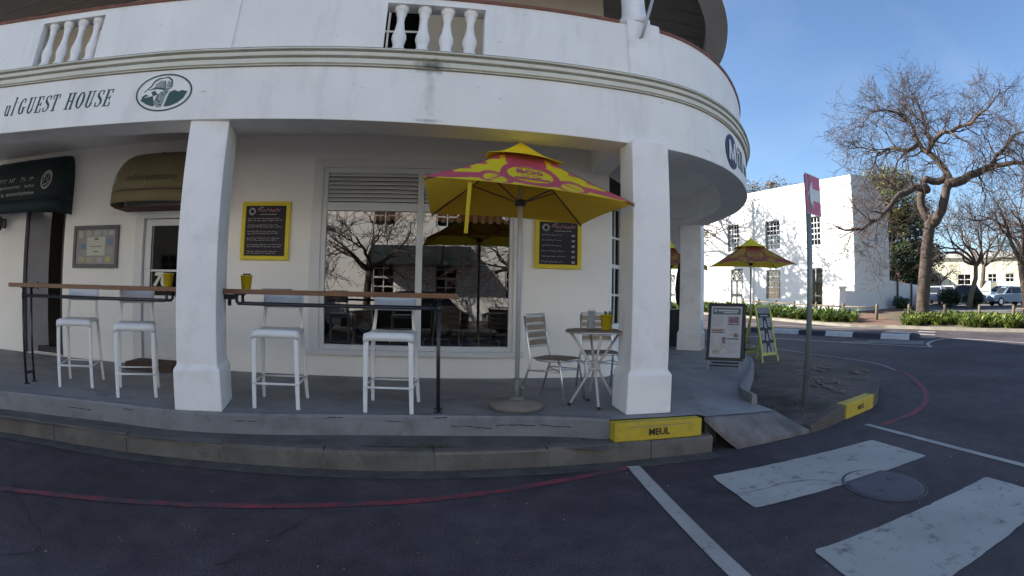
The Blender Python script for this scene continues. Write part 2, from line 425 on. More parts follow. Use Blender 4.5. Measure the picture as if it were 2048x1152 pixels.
def smooth_curve(P, step=.12):
    out = []
    P = [Vector(p) for p in P]
    for i in range(len(P) - 1):
        p0 = P[max(0, i - 1)]; p1 = P[i]; p2 = P[i + 1]; p3 = P[min(len(P) - 1, i + 2)]
        n = max(2, int((p2 - p1).length / step))
        a = (p2 - p0) / 2 * ((p2 - p1).length * 2 / max(1e-6, (p2 - p0).length)) ; b = (p3 - p1) / 2 * ((p2 - p1).length * 2 / max(1e-6, (p3 - p1).length))
        for k in range(n):
            t = k / n
            out.append(p1 * (2 * t**3 - 3 * t**2 + 1) + a * (t**3 - 2 * t**2 + t) + p2 * (-2 * t**3 + 3 * t**2) + b * (t**3 - t**2))
    out.append(P[-1])
    return out
class Curve:
    def __init__(s, P, step=.12):
        s.p = smooth_curve(P, step); s.s = [0]
        for a, b in zip(s.p[:-1], s.p[1:]): s.s.append(s.s[-1] + (b - a).length)
        s.n = []
        for i in range(len(s.p)):
            t = (s.p[min(i + 1, len(s.p) - 1)] - s.p[max(i - 1, 0)]).normalized()
            s.n.append(Vector((t.y, -t.x)))
    def at(s, q, o=0.0):
        import bisect
        i = min(max(bisect.bisect_right(s.s, q) - 1, 0), len(s.p) - 2)
        t = (q - s.s[i]) / (s.s[i + 1] - s.s[i])
        n = (s.n[i] * (1 - t) + s.n[i + 1] * t).normalized()
        return s.p[i].lerp(s.p[i + 1], t) + n * o
    def near(s, x, y):
        return min(range(len(s.p)), key=lambda i: (s.p[i] - Vector((x, y))).length)
    def sx(s, x, y): return s.s[s.near(x, y)]
    def sweep(s, mb, s0, s1, prof, mi=0, closed=True, step=None, zf=None):
        qs = [s0] + [q for q in s.s if s0 + .03 < q < s1 - .03] + [s1]
        vs = []; m = len(prof)
        for q in qs:
            for (o, z) in prof:
                p = s.at(q, o); vs.append((p.x, p.y, z + (zf(p.x, p.y) if zf else 0)))
        fs = []
        for i in range(len(qs) - 1):
            for k in range(m if closed else m - 1):
                k2 = (k + 1) % m
                fs.append((i * m + k, (i + 1) * m + k, (i + 1) * m + k2, i * m + k2))
        if closed:
            fs.append(tuple(range(m))); fs.append(tuple((len(qs) - 1) * m + k for k in reversed(range(m))))
        mb.add(vs, fs, mi)
        return mb

# road markings
def sheet(name, poly, m, lift=.004, sub=False):
    mb = MB(); mb.add([(x, y, gz(x, y) + lift) for x, y in poly], [tuple(range(len(poly)))]); return struct(mb.build(name, m, fix=False))
def line(name, P, w, m, lift=.005, step=.25):
    c = Curve(P, step); mb = MB()
    c.sweep(mb, 0, c.s[-1], [(w / 2, 0), (-w / 2, 0)], closed=False, zf=lambda x, y: gz(x, y) + lift)
    return struct(mb.build(name, m, fix=False))
line('red_road_line', [(-7.2, .9), (-4.4, 2.25), (-3.17, 2.75), (-2.3, 3.04), (-.85, 3.42), (.18, 3.66), (1.0, 3.93), (1.70, 4.14)], .085, RLINE)
line('red_road_line', [(5.0, 4.27), (5.9, 4.45), (6.8, 4.85), (7.72, 5.57), (8.6, 6.5), (9.15, 7.2), (9.3, 7.6)], .11, RLINE)
line('grey_road_line', [(9.3, 7.6), (9.85, 8.6), (10.0, 9.83), (9.9, 11.25), (9.78, 12.9), (9.5, 16), (9.2, 22)], .10, GLINE)
line('white_road_line', [(1.755, 4.17), (1.66, 3.2), (1.575, 2.1), (1.5, 0), (1.45, -4)], .115, WLINE)
line('white_road_line', [(4.93, 4.42), (4.95, 3.2), (4.95, 2.06), (4.95, -4)], .10, WLINE)
def rounded(poly, r=.12, n=4):
    out = []
    N_ = len(poly)
    for i in range(N_):
        p = Vector(poly[i]); a = (Vector(poly[i - 1]) - p).normalized(); b = (Vector(poly[(i + 1) % N_]) - p).normalized()
        for k in range(n + 1):
            t = k / n
            q = p + a * r * (1 - t)**2 + b * r * t**2
            out.append((q.x, q.y))
    o2 = []
    for i, p in enumerate(out):
        p = Vector(p); q = Vector(out[(i + 1) % len(out)]); n_ = max(1, int((q - p).length / .07)); nn = (q - p).normalized() if (q - p).length > 1e-6 else Vector((1, 0)); nn = Vector((-nn.y, nn.x))
        for k in range(n_): w = p.lerp(q, k / n_) + nn * rnd.uniform(-.006, .006); o2.append((w.x, w.y))
    return o2
sheet('crossing_stripe', rounded([(2.27, 3.70), (4.43, 3.86), (4.44, 3.05), (2.2, 2.93)], .05), WLINE, .006)
_pl = []
for k in range(48):
    a_ = 2 * math.pi * k / 48; x_, y_ = 3.44 + .325 * math.cos(a_), 2.76 + .385 * math.sin(a_)
    if y_ > 2.93 + (x_ - 2.2) * .12 / 2.24: _pl.append((x_, y_, .0145))
PATCH = MB().add(_pl, [tuple(range(len(_pl)))])
sheet('crossing_stripe', rounded([(2.13, 2.17), (4.35, 2.22), (4.35, 1.42), (2.05, 1.36)], .05), WLINE, .006)
sheet('crossing_stripe', rounded([(2.0, .62), (4.3, .66), (4.3, -.14), (1.95, -.2)], .05), WLINE, .006)
# lines round the traffic island and across the side street
def lin(P, w, m=WLINE, nm='white_road_line'): line(nm, P, w, m, .007)
lin([(11.0, 17.6), (11.73, 15.72), (13.0, 12.95), (14.36, 10.2)], .13)
lin([(12.6, 22), (14.1, 19.1), (15.3, 16.4), (16.35, 14.5)], .12)
lin([(14.0, 24), (15.41, 20.7), (17.6, 17.0), (19.9, 14.35)], .13)
lin([(14.36, 10.2), (14.9, 10.75), (15.6, 11.15), (16.42, 11.38), (17.34, 11.26), (18.02, 8.25), (18.8, 3.5)], .14)
for k in range(4):
    t = k / 3
    ax, ay = 19.7 + (16.85 - 19.7) * t, 14.75 + (12.75 - 14.75) * t
    sheet('yield_mark', [(ax, ay), (ax + .30, ay - .75), (ax + .05, ay - .9), (ax - .28, ay - .15)], WLINE, .007)
for k in range(4):
    t = k / 3
    sheet('hatch_mark', [(13.0 + t * 1.6, 13.2 + t * .1 - t * .5), (13.1 + t * 1.6, 13.3 - t * .4), (14.9 + t * .7, 10.95 + t * .5), (14.8 + t * .7, 10.85 + t * .5)], WLINE, .008)
# long cracks in the near road
CRK = mat('tar crack', (.022, .02, .022), .9)
KG = KC_ = None
# manhole
mh = MB()
mh.lathe([(0.0, .009), (.215, .009), (.24, .008), (.245, .0)], (0, 0, 0), 40)
mh.box((.1, .05, .0125), (.03, .02, .002)).box((-.1, -.05, .0125), (.03, .02, .002))
mt = empty('manhole_cover', (3.44, 2.76, .0))
tag(mt, 'round grey manhole cover between the two broad white crossing stripes', 'manhole cover')
PATCH.build('paint_remnant', WLINE, mt, fix=False)
ms = mh.build('cover', mat('worn grey iron', (.082, .078, .098), .7, .12, 6), mt, world=False); ms.scale = (1.35, 1.6, 1)
MB().lathe([(.245, 0), (.25, .0075), (.262, .0075), (.265, 0)], (0, 0, 0), 40).build('rim', mat('manhole rim', (.072, .068, .08), .8), mt, world=False).scale = (1.35, 1.6, 1)

# ------------------------------------------------------------------ kerbs, pavement, veranda floor
KC = Curve([(-14, 0), (-12, .9), (-8, 2.55), (-4.38, 3.93), (-2.26, 4.16), (-1.03, 4.23), (.01, 4.26), (1.07, 4.31), (2.0, 4.33), (2.64, 4.33)])
kb = MB()
L_ = KC.s[-1]; q = 0; i = 0
while q < L_ - .05:
    e = min(L_, q + .93 + rnd.uniform(-.03, .03))
    h = .168 + rnd.uniform(-.004, .004); o = rnd.uniform(-.006, .006)
    KC.sweep(kb, q + .006, e - .006, [(o, -.05), (o - .01, h - .03), (o - .03, h), (-.14, h + .002), (-.14, -.05)])
    q = e
struct(kb.build('kerb', KERB))
struct(KC.sweep(MB(), 0, L_, [(-.01, -.04), (-.02, .15), (-.12, .15), (-.13, -.04)]).build('kerb_joints', GROOVE))
EDGE = [(-14, .3), (-12, 1.35), (-8, 2.95), (-5.9, 3.78), (-4.54, 4.21), (-3.2, 4.46), (-2.35, 4.48), (-1.7, 4.57), (-.66, 4.76), (.24, 4.80), (1.1, 4.72), (1.645, 4.515)]
EC = Curve(EDGE)
struct(EC.sweep(MB(), 0, EC.s[-1], [(.35, .161), (-.12, .166)], closed=False).build('pavement', PAVE, fix=False))
struct(EC.sweep(MB(), 0, EC.s[-1], [(0, .10), (-.004, .33), (-.015, .352), (-.12, .353), (-.12, .10)]).build('veranda_step', PALEC))
struct(KC.sweep(MB(), 1.0, L_, [(.20, .0045), (-.01, .006)], closed=False).build('gutter', mat('gutter dirt', (.085, .076, .066), .95, .35, 5, bump=.5, bscale=40, dirt=(.04, .036, .032), dscale=4, damt=.7), fix=False))
ck = MB(); rc_ = random.Random(8)
for (x0, x1, z0_) in ((.25, .62, .262), (.66, 1.02, .268), (1.05, 1.32, .275), (-.35, -.18, .30), (-1.7, -1.5, .29), (-.9, -.72, .315), (-3.6, -3.3, .27), (-2.9, -2.78, .31), (.1, .22, .335)):
    n_ = int((x1 - x0) / .03) + 2; zz = z0_; prev = None
    for k in range(n_):
        x = x0 + (x1 - x0) * k / (n_ - 1); zz += rc_.uniform(-.005, .005); s_ = EC.sx(x, 4.7); h_ = rc_.uniform(.0018, .005)
        sx_ = EC.s[0]; p_ = EC.p[EC.near(x, 4.7)]
        i_ = max(0, min(len(EC.p) - 2, [j for j in range(len(EC.p) - 1) if EC.p[j].x <= x <= EC.p[j + 1].x + 1e-6][0])); t_i = (x - EC.p[i_].x) / max(1e-6, EC.p[i_ + 1].x - EC.p[i_].x)
        y = EC.p[i_].y * (1 - t_i) + EC.p[i_ + 1].y * t_i - .002
        if prev: ck.quad((prev[0], prev[1], prev[2] - prev[3]), (x, y, zz - h_), (x, y, zz + h_), (prev[0], prev[1], prev[2] + prev[3]))
        prev = (x, y, zz, h_)
struct(ck.build('step_cracks', mat('crack shade', (.035, .033, .032), .95), fix=False))
# small wedge of pavement below the yellow block
struct(MB().add([(1.3, 4.45, .162), (1.3, 4.8, .162), (2.62, 4.62, .162), (2.62, 4.35, .162)], [(0, 3, 2, 1)]).build('pavement', PAVE, fix=False))
RIGHT = [(2.53, 4.50, .345), (2.60, 4.44, .335), (3.76, 4.86, .215), (3.70, 5.2, .25), (3.86, 5.66, .30), (4.6, 6.6, .32), (5.12, 7.28, .335), (5.55, 7.9, .34), (5.95, 8.6, .345), (6.25, 9.4, .345), (6.4, 10.5, .345), (6.45, 13, .345), (6.45, 26, .345)]
fl = MB()
outer = [(p.x, p.y, .352) for p in [EC.at(s_, -.10) for s_ in EC.s if s_ < EC.s[-1] - .12]] + [(1.62, 4.53, .352), (1.66, 4.50, .35)] + RIGHT
# floor as a fan of strips from the outer edge to the wall line
inner = []
n_o = len(outer)
for i, p in enumerate(outer):
    if p[0] < 2.6 and i < len(EC.s) + 3: inner.append((min(p[0], 2.5), 7.02, .352))
    else: inner.append((2.9, max(7.5, p[1]) + .2, .352))
for i in range(n_o - 1):
    a, b_, c, d = outer[i], outer[i + 1], inner[i + 1], inner[i]
    m1 = tuple((a[k] * .5 + d[k] * .5) if k < 2 else .352 for k in range(3)); m2 = tuple((b_[k] * .5 + c[k] * .5) if k < 2 else .352 for k in range(3))
    fl.add([a, b_, m2, m1], [(0, 1, 2, 3)]); fl.add([m1, m2, c, d], [(0, 1, 2, 3)])
struct(fl.build('veranda_floor', CONC, fix=False))
# raised pale edge of the floor towards the brick corner
rc = Curve([(3.70, 5.15), (3.86, 5.66), (4.6, 6.6), (5.12, 7.28), (5.55, 7.9), (5.95, 8.6), (6.25, 9.4), (6.4, 10.5), (6.45, 13), (6.45, 26)])
struct(rc.sweep(MB(), 0, rc.s[-1], [(0.02, .05), (0.0, .352), (-.06, .358), (-.07, .05)]).build('veranda_edge', PALEC))
struct(MB().hexa([(2.60, 4.44, .05), (3.76, 4.86, .05), (3.70, 5.2, .05), (2.6, 4.9, .05), (2.60, 4.445, .325), (3.76, 4.865, .203), (3.70, 5.2, .235), (2.6, 4.9, .31)]).build('veranda_edge', mat('shade dark step face', (.06, .056, .052), .95, .3, 6)))  # dark colour puts the shade of the ramp gap into this face
# ramp
RC = mat('ramp concrete', (.175, .162, .155), .9, .25, 5, bump=.9, bscale=40, dirt=(.08, .075, .07), dscale=3, damt=.6)
rq = [Vector((2.58, 4.44, .338)), Vector((2.93, 4.33, .045)), Vector((4.03, 4.50, .045)), Vector((3.77, 4.87, .214))]
rm_ = MB(); nr = 10
for zoff in (0, -.045):
    rm_.add([(rq[0].lerp(rq[3], i / nr)).lerp(rq[1].lerp(rq[2], i / nr), j / nr) + Vector((0, 0, zoff - .010 * math.sin(math.pi * j / nr))) for j in range(nr + 1) for i in range(nr + 1)],
            [(j * (nr + 1) + i, j * (nr + 1) + i + 1, (j + 1) * (nr + 1) + i + 1, (j + 1) * (nr + 1) + i) for j in range(nr) for i in range(nr)], 0, True)
N1 = (nr + 1)**2
for i in range(nr):
    for a, b_ in ((i, i + 1), (nr * (nr + 1) + i, nr * (nr + 1) + i + 1), (i * (nr + 1), (i + 1) * (nr + 1)), (i * (nr + 1) + nr, (i + 1) * (nr + 1) + nr)):
        rm_.f.append((a, b_, b_ + N1, a + N1)); rm_.m.append(0); rm_.sm.append(False)
struct(rm_.build('ramp', RC))
struct(MB().hexa([(2.70, 4.50, -.05), (3.3, 4.52, -.05), (3.7, 4.80, -.05), (2.75, 4.7, -.05), (2.70, 4.50, .22), (3.3, 4.52, .10), (3.7, 4.80, .15), (2.75, 4.7, .25)]).build('ramp_gap_shade', mat('near black gap shade', (.015, .014, .013), .95)))  # near black block stands for the shade in the gap beneath the ramp
# brick corner
KO = [(4.03, 4.48), (4.45, 4.60), (4.90, 4.80), (5.80, 5.12), (6.35, 5.50), (7.4, 6.5), (7.95, 7.35), (8.42, 8.4), (8.72, 9.7), (8.80, 11.0), (8.75, 13.5), (8.5, 26)]
K2 = Curve(KO)
def kz(x, y): return .08 + .10 * min(1, max(0, (x - 4.0) / .6)) - .09 * min(1, max(0, (y - 7.5) / 4))
kb = MB(); q = 0
s_a = K2.sx(4.90, 4.80); s_b = K2.sx(5.80, 5.12)
cuts = []
while q < K2.s[-1] - .1:
    e = q + .9
    if q < s_a - .01 < e + .25: e = s_a
    elif abs(q - s_a) < .02: e = s_b
    e = min(e, K2.s[-1]); cuts.append((q, e)); q = e
for (a, b_) in cuts:
    if abs(a - s_a) < .02: continue
    K2.sweep(kb, a + .005, b_ - .005, [(0, -.2), (-.008, -.03), (-.03, 0), (-.15, .0), (-.15, -.2)], zf=kz)
struct(kb.build('kerb', mat('dark corner kerb', (.10, .088, .072), .9, .3, 3, bump=.6, bscale=30, dirt=(.04, .036, .03), dscale=3, damt=.85)))
bp_ = MB()
pk = [K2.at(s_, -.14) for s_ in K2.s if K2.sx(4.1, 4.5) <= s_]
pin = [rc.at(s_, .015) for s_ in rc.s]
def innerp(p):
    t = (Vector((3.8, 4.9)),) 
    best = min([Vector((3.77, 4.89))] + pin, key=lambda w: (w - p).length)
    return best
ins = [innerp(p) for p in pk]
for i in range(len(pk) - 1):
    a, b_, c, d = pk[i], pk[i + 1], ins[i + 1], ins[i]
    n = 5
    for k in range(n):
        t0, t1 = k / n, (k + 1) / n
        q4 = [a.lerp(d, t0), b_.lerp(c, t0), b_.lerp(c, t1), a.lerp(d, t1)]
        tt = [t0, t0, t1, t1]
        bp_.add([(w.x, w.y, kz(w.x, w.y) - .004 + (.03 + .012 * math.sin(w.x * 3) * math.cos(w.y * 2.3)) * math.sin(math.pi * u)) for w, u in zip(q4, tt)], [(0, 1, 2, 3)])
struct(bp_.build('brick_pavement', BRICKP, fix=False))
# loose stones and broken bricks on the corner
for nm, n_, colr, sz in (('broken_brick', 70, (.19, .165, .15), .05),):
    lb = MB()
    for k in range(n_):
        x, y = rnd.uniform(4.7, 7.6), rnd.uniform(5.2, 8.2)
        if (x - 4.5) < (y - 5.3) * .62 + .25 or (y - 5.2) < (x - 5.6) * .62 + .3: continue
        lb.box((x, y, kz(x, y) + .035), (rnd.uniform(.05, .2), rnd.uniform(.03, .08), .022), rnd.uniform(0, 3))
    o = lb.build('loose_bricks', mat('pale brick bits', colr, .9, .3, 6), bevel=.006); tag(o, 'pale loose brick bits scattered over the dark brick corner', 'rubble', kind='stuff')
# leaf litter on the corner, in the gutter and along the pavement
lf = MB()
def leafq(x, y, z, s_):
    a = rnd.uniform(0, 6.28); u = Vector((math.cos(a), math.sin(a), rnd.uniform(-.3, .3))) * s_; w = Vector((-math.sin(a), math.cos(a), rnd.uniform(-.3, .3))) * s_ * .6
    c = Vector((x, y, z + .006)); lf.add([c - u, c - w, c + u, c + w], [(0, 1, 2, 3)])
for k in range(240):
    s_ = rnd.uniform(0, K2.s[-1] * .5); p = K2.at(s_, -rnd.uniform(.2, 1.6)); leafq(p.x, p.y, kz(p.x, p.y) + .03, rnd.uniform(.01, .03))
for k in range(90):
    s_ = rnd.uniform(L_ * .4, L_ - .3); p = KC.at(s_, rnd.choice([rnd.uniform(.0, .08), -rnd.uniform(.15, .4)])); leafq(p.x, p.y, .003 if (p - KC.at(s_)).dot(KC.n[KC.near(p.x, p.y)]) > 0 else .165, rnd.uniform(.006, .016))
for k in range(50):
    leafq(rnd.uniform(-4, 9), rnd.uniform(2.0, 4.2), .0, rnd.uniform(.006, .016))
tag(lf.build('leaf_litter', mat('dry leaves', (.16, .12, .055), .8, .4, 30), fix=False), 'small dry leaves lying in the gutter and on the brick corner', 'leaves', kind='stuff')
gr = MB()
for k in range(80):
    x, y = rnd.uniform(-4, 6), rnd.uniform(1.2, 4.2)
    gr.box((x, y, .004), (rnd.uniform(.004, .012), rnd.uniform(.004, .010), .006), rnd.uniform(0, 3))
tag(gr.build('road_grit', mat('pale grit', (.22, .21, .20), .9, .4, 30)), 'small pale grit and chips lying on the near road surface', 'grit', kind='stuff')
rk = MB(); rr_ = random.Random(12)
for (x, y, a, n_) in ((-3.0, 1.9, .25, 40), (-1.2, 2.4, 1.3, 14), (5.4, 3.2, .6, 40), (6.6, 1.6, 1.2, 30), (1.9, 3.6, -1.2, 20), (9.5, 5.0, .9, 30)):
    prev = None
    for k in range(n_):
        a += rr_.gauss(0, .28); x += .07 * math.cos(a); y += .07 * math.sin(a); w_ = rr_.uniform(.0015, .005); nx_, ny_ = -math.sin(a) * w_, math.cos(a) * w_
        if prev: rk.quad(prev[0], prev[1], (x + nx_, y + ny_, gz(x, y) + .0085), (x - nx_, y - ny_, gz(x, y) + .0085))
        prev = ((x - nx_, y - ny_, gz(x, y) + .0085), (x + nx_, y + ny_, gz(x, y) + .0085))
struct(rk.build('road_cracks', CRK, fix=False))
# weeds in the gutter
wd = MB()
for (cx, cy, cz, n_, sp) in ((.0, 4.46, .165, 70, .16), (4.35, 5.2, .17, 120, .22), (5.3, 5.9, .18, 60, .5), (1.3, 4.55, .165, 20, .12)):
    for k in range(n_):
        x, y = cx + rnd.gauss(0, sp), cy + rnd.gauss(0, sp * .3 + .01); h = rnd.uniform(.01, .035); a = rnd.uniform(0, 6.28)
        dx, dy = math.cos(a) * .005, math.sin(a) * .005
        wd.add([(x - dx, y - dy, cz), (x + dx, y + dy, cz), (x + dx * 2 + rnd.gauss(0, .01), y + rnd.gauss(0, .01), cz + h)], [(0, 1, 2)])
tag(wd.build('weeds', mat('weed green', (.05, .085, .02), .8, .3, 20), fix=False), 'low green weeds growing in the joints of the pavement and brick corner', 'weeds', kind='stuff')

# street name blocks
YK = mat('yellow kerb paint', (.52, .38, .02), .6, .12, 5, bump=.2, bscale=40, dirt=(.16, .12, .03), dscale=5, damt=.6)
def text_geo(txt, size, shear=0.0, xs_=1.0, ext=0.0, align='CENTER', offset=0.0):
    c = bpy.data.curves.new('t', 'FONT'); c.body = txt; c.size = size; c.align_x = align; c.align_y = 'CENTER'; c.shear = shear
    c.extrude = ext; c.offset = offset; c.resolution_u = 3
    o = bpy.data.objects.new('t', c); COL.objects.link(o)
    bpy.context.view_layer.update()
    dg = bpy.context.evaluated_depsgraph_get()
    me = o.evaluated_get(dg).to_mesh()
    V = [(v.co.x * xs_, v.co.y, v.co.z) for v in me.vertices]; F = [tuple(p.vertices) for p in me.polygons]
    o.evaluated_get(dg).to_mesh_clear()
    bpy.data.objects.remove(o); bpy.data.curves.remove(c)
    return V, F
def text_on(mb, txt, size, org, U, W, shear=0, xs_=1.0, ext=.001, offset=0.0, mi=0, align='CENTER'):
    V, F = text_geo(txt, size, shear, xs_, ext, align, offset)
    org, U, W = Vector(org), Vector(U).normalized(), Vector(W).normalized(); Nn = U.cross(W)
    mb.add([org + U * a + W * b + Nn * c for a, b, c in V], F, mi)
    return mb
k1 = empty('street_name_block', (2.08, 4.44, .168))
tag(k1, 'yellow painted kerb block with the street name at the foot of the right pillar', 'street name block', 'yellow street name blocks')
MB().hexa([(1.645, 4.375, .168), (2.52, 4.365, .168), (2.52, 4.50, .168), (1.645, 4.52, .168), (1.645, 4.385, .340), (2.52, 4.375, .337), (2.52, 4.50, .338), (1.645, 4.52, .341)]).build('block', YK, k1, bevel=.012)
text_on(MB(), 'MEUL', .085, (2.075, 4.369, .243), (1, -.011, 0), (0, .06, 1), ext=.0015, offset=.002).build('lettering', mat('black sign paint', (.03, .03, .02), .7), k1)
MB().bar((1.78, 4.3765, .298), (2.40, 4.3695, .302), .002, .006).build('crack', GROOVE, k1)
pa, pb = K2.at(s_a + .01), K2.at(s_b - .01)
k2_ = empty('street_name_block', (5.35, 5.0, .0))
tag(k2_, 'yellow painted kerb block with the street name at the brick corner', 'street name block', 'yellow street name blocks')
nn_ = Vector((pb.y - pa.y, -(pb.x - pa.x))).normalized()
qa, qb = pa - nn_ * .15, pb - nn_ * .15; fa, fb = pa + nn_ * .012, pb + nn_ * .012
MB().hexa([(fa.x, fa.y, -.03), (fb.x, fb.y, -.03), (qb.x, qb.y, -.03), (qa.x, qa.y, -.03), (fa.x, fa.y, .185), (fb.x, fb.y, .185), (qb.x, qb.y, .187), (qa.x, qa.y, .187)]).build('block', YK, k2_, bevel=.014)
mid = (fa + fb) / 2 + nn_ * .002; uu = (fb - fa).normalized()
text_on(MB(), 'MEUL', .085, (mid.x, mid.y, .085), (uu.x, uu.y, 0), (0, 0, 1), ext=.0015, offset=.002).build('lettering', mat('black sign paint', (.03, .03, .02), .7), k2_)

# ------------------------------------------------------------------ guest house
GH = empty('guest_house', (0, 7, .35))
tag(GH, 'white round cornered guest house with pillared veranda and balustraded balcony above', 'building')
FC = Curve([(-14, .4), (-12, 1.35), (-9, 2.6), (-6.5, 3.6), (-4.7, 4.13), (-3.46, 4.36), (-2.36, 4.5), (-1.9, 4.56), (-.73, 4.66), (.47, 4.75), (1.6, 4.80), (2.3, 4.86), (2.85, 5.03), (3.45, 5.42), (4.1, 6.08), (4.75, 6.98), (5.3, 8.1), (5.55, 9.0), (5.72, 9.9), (5.82, 11.5), (5.85, 14), (5.85, 24)])
SE = FC.s[-1]
def zt(x, y):      # the beam is a touch lower towards the right pillar
    return .02 if x < -2 else (.02 - .035 * min(1, (x + 2) / 4) if x < 3 else -.015 + .03 * min(1, (x - 3) / 2.5))
FC.sweep(MB(), 0, SE, [(0, 2.955), (0, 3.52), (-.42, 3.52), (-.42, 2.955)], zf=zt).build('fascia', FASC, GH, bevel=.008)
FC.sweep(MB(), 0, SE, [(-.02, 3.500), (.012, 3.502), (.012, 3.512), (.035, 3.520), (.038, 3.565), (.015, 3.572), (.015, 3.580), (.055, 3.590), (.060, 3.625), (.035, 3.632), (.035, 3.640), (.08, 3.648), (.08, 3.660), (-.03, 3.672), (-.2, 3.672), (-.2, 3.50)]).build('moulding', CREAM, GH)
gv = MB()
for z_, o_ in ((3.497, .014), (3.5755, .022), (3.636, .042)):
    FC.sweep(gv, 0, SE, [(o_, z_ - .005), (o_ + .006, z_), (o_, z_ + .006), (-.01, z_ + .006), (-.01, z_ - .005)])
FC.sweep(gv, 0, SE, [(.075, 3.660), (.078, 3.669), (-.045, 3.681), (-.045, 3.665)])
gv.build('moulding_grooves', GROOVE, GH)  # thin dark strips along the moulding lines
# balcony parapet with two balustrade openings
par = MB(); cop = MB()
def seg(a, b_, z0, z1): FC.sweep(par, a, b_, [(-.04, z0), (-.04, z1), (-.24, z1), (-.24, z0)])
o1a, o1b = FC.sx(-4.50, 4.17), FC.sx(-3.57, 4.34)
o2a, o2b = FC.sx(-.53, 4.68), FC.sx(.45, 4.75)
PT = 4.315
q = 0
for (a, b_) in ((o1a, o1b), (o2a, o2b)):
    seg(q, a, 3.67, PT); seg(a, b_, 3.67, 3.702); seg(a, b_, 4.238, PT); q = b_
seg(q, SE, 3.67, PT)
par.build('parapet', FASC, GH)
FC.sweep(cop, 0, FC.sx(1.92, 4.82), [(-.025, PT - .004), (-.018, PT + .028), (-.14, PT + .04), (-.255, PT + .028), (-.25, PT - .004)])
FC.sweep(cop, FC.sx(2.34, 4.87), SE, [(-.025, PT - .004), (-.018, PT + .028), (-.14, PT + .04), (-.255, PT + .028), (-.25, PT - .004)])
cop.build('coping', COPE, GH)
prof = [(.062, 0), (.062, .05), (.045, .06), (.045, .10), (.052, .13), (.060, .17), (.056, .21), (.040, .27), (.030, .36), (.034, .42), (.044, .45), (.036, .47), (.055, .485), (.058, .536)]
for (a, b_) in ((o1a, o1b), (o2a, o2b)):
    for k in range(4):
        p = FC.at(a + (b_ - a) * (k + .62) / 4.2, -.13)
        MB().lathe([(r_ * 1.22, z_) for r_, z_ in prof], (p.x, p.y, 3.702), 16).build('baluster', PAINT2, GH)
# pilaster strips on the parapet and the pier with its column
for (x, y, w, z1) in ((-2.14, 4.53, .46, PT - .006), ):
    s_ = FC.sx(x, y); FC.sweep(MB(), s_ - w / 2, s_ + w / 2, [(-.02, 3.672), (-.02, z1), (-.05, z1), (-.05, 3.672)]).build('pilaster', FASC, GH)
s_ = FC.sx(2.12, 4.84)
FC.sweep(MB(), s_ - .2, s_ + .2, [(-.005, 3.672), (-.005, 4.37), (-.30, 4.37), (-.30, 3.672)]).build('pier', PAINT2, GH, bevel=.01)
pc = FC.at(s_ - .03, -.16)
MB().lathe([(.17, 4.37), (.175, 4.44), (.15, 4.46), (.14, 4.50), (.132, 4.6), (.125, 5.7), (.15, 5.74), (.17, 5.80), (.19, 5.82), (.19, 5.97)], (pc.x, pc.y, 0), 24).build('column', PAINT2, GH)
for s2 in (FC.sx(-2.14, 4.53), FC.sx(5.6, 9.3)):
    p2_ = FC.at(s2, -.16)
    MB().lathe([(.17, PT + .03), (.175, 4.44), (.15, 4.46), (.132, 4.6), (.125, 5.7), (.17, 5.80), (.19, 5.82), (.19, 5.97)], (p2_.x, p2_.y, 0), 24).build('column', PAINT2, GH)
MB().tube([(2.10, 4.79, 4.15), (2.26, 4.78, 4.66)], .018, 8).tube([(2.10, 4.79, 4.16), (2.10, 4.84, 4.16)], .012, 6).tube([(2.17, 4.79, 4.36), (2.17, 4.88, 4.36)], .012, 6).build('flag_holder', mat('grey bracket paint', (.42, .43, .44), .5), GH)
# balcony of the floor above: beam, boarded ceiling
FC.sweep(MB(), 0, SE, [(-.06, 5.96), (-.06, 6.9), (-.44, 6.9), (-.44, 5.96)]).build('upper_beam', PAINT, GH)
ub = MB()
IN = [FC.at(s_, -.43) for s_ in FC.s]
def fill(z, m, nm, lim=(2.5, 2.95)):
    mb = MB()
    for i in range(len(IN) - 1):
        a, b_ = IN[i], IN[i + 1]
        def back(p): return Vector((min(p.x, lim[0]), 7.2)) if p.y < 7.2 and p.x < 5.2 else Vector((lim[0], max(7.2, p.y)))
        c, d = back(b_), back(a)
        mb.add([(a.x, a.y, z), (b_.x, b_.y, z), (c.x, c.y, z), (d.x, d.y, z)], [(0, 1, 2, 3)])
    return mb.build(nm, m, GH, fix=False)
fill(3.515, CEIL, 'veranda_ceiling')
fill(3.60, CONC, 'balcony_floor')
fill(6.12, BOARD, 'balcony_ceiling')
bs = MB()
for k in range(34):
    y = 5.0 + k * .42
    x1 = max([p.x for p in IN if abs(p.y - y) < .3] + [2.3]) - .03
    bs.bar((-8 if y < 6.9 else 2.5, y, 6.113), (x1, y, 6.113), .03, .014)
bs.build('ceiling_battens', GROOVE, GH)
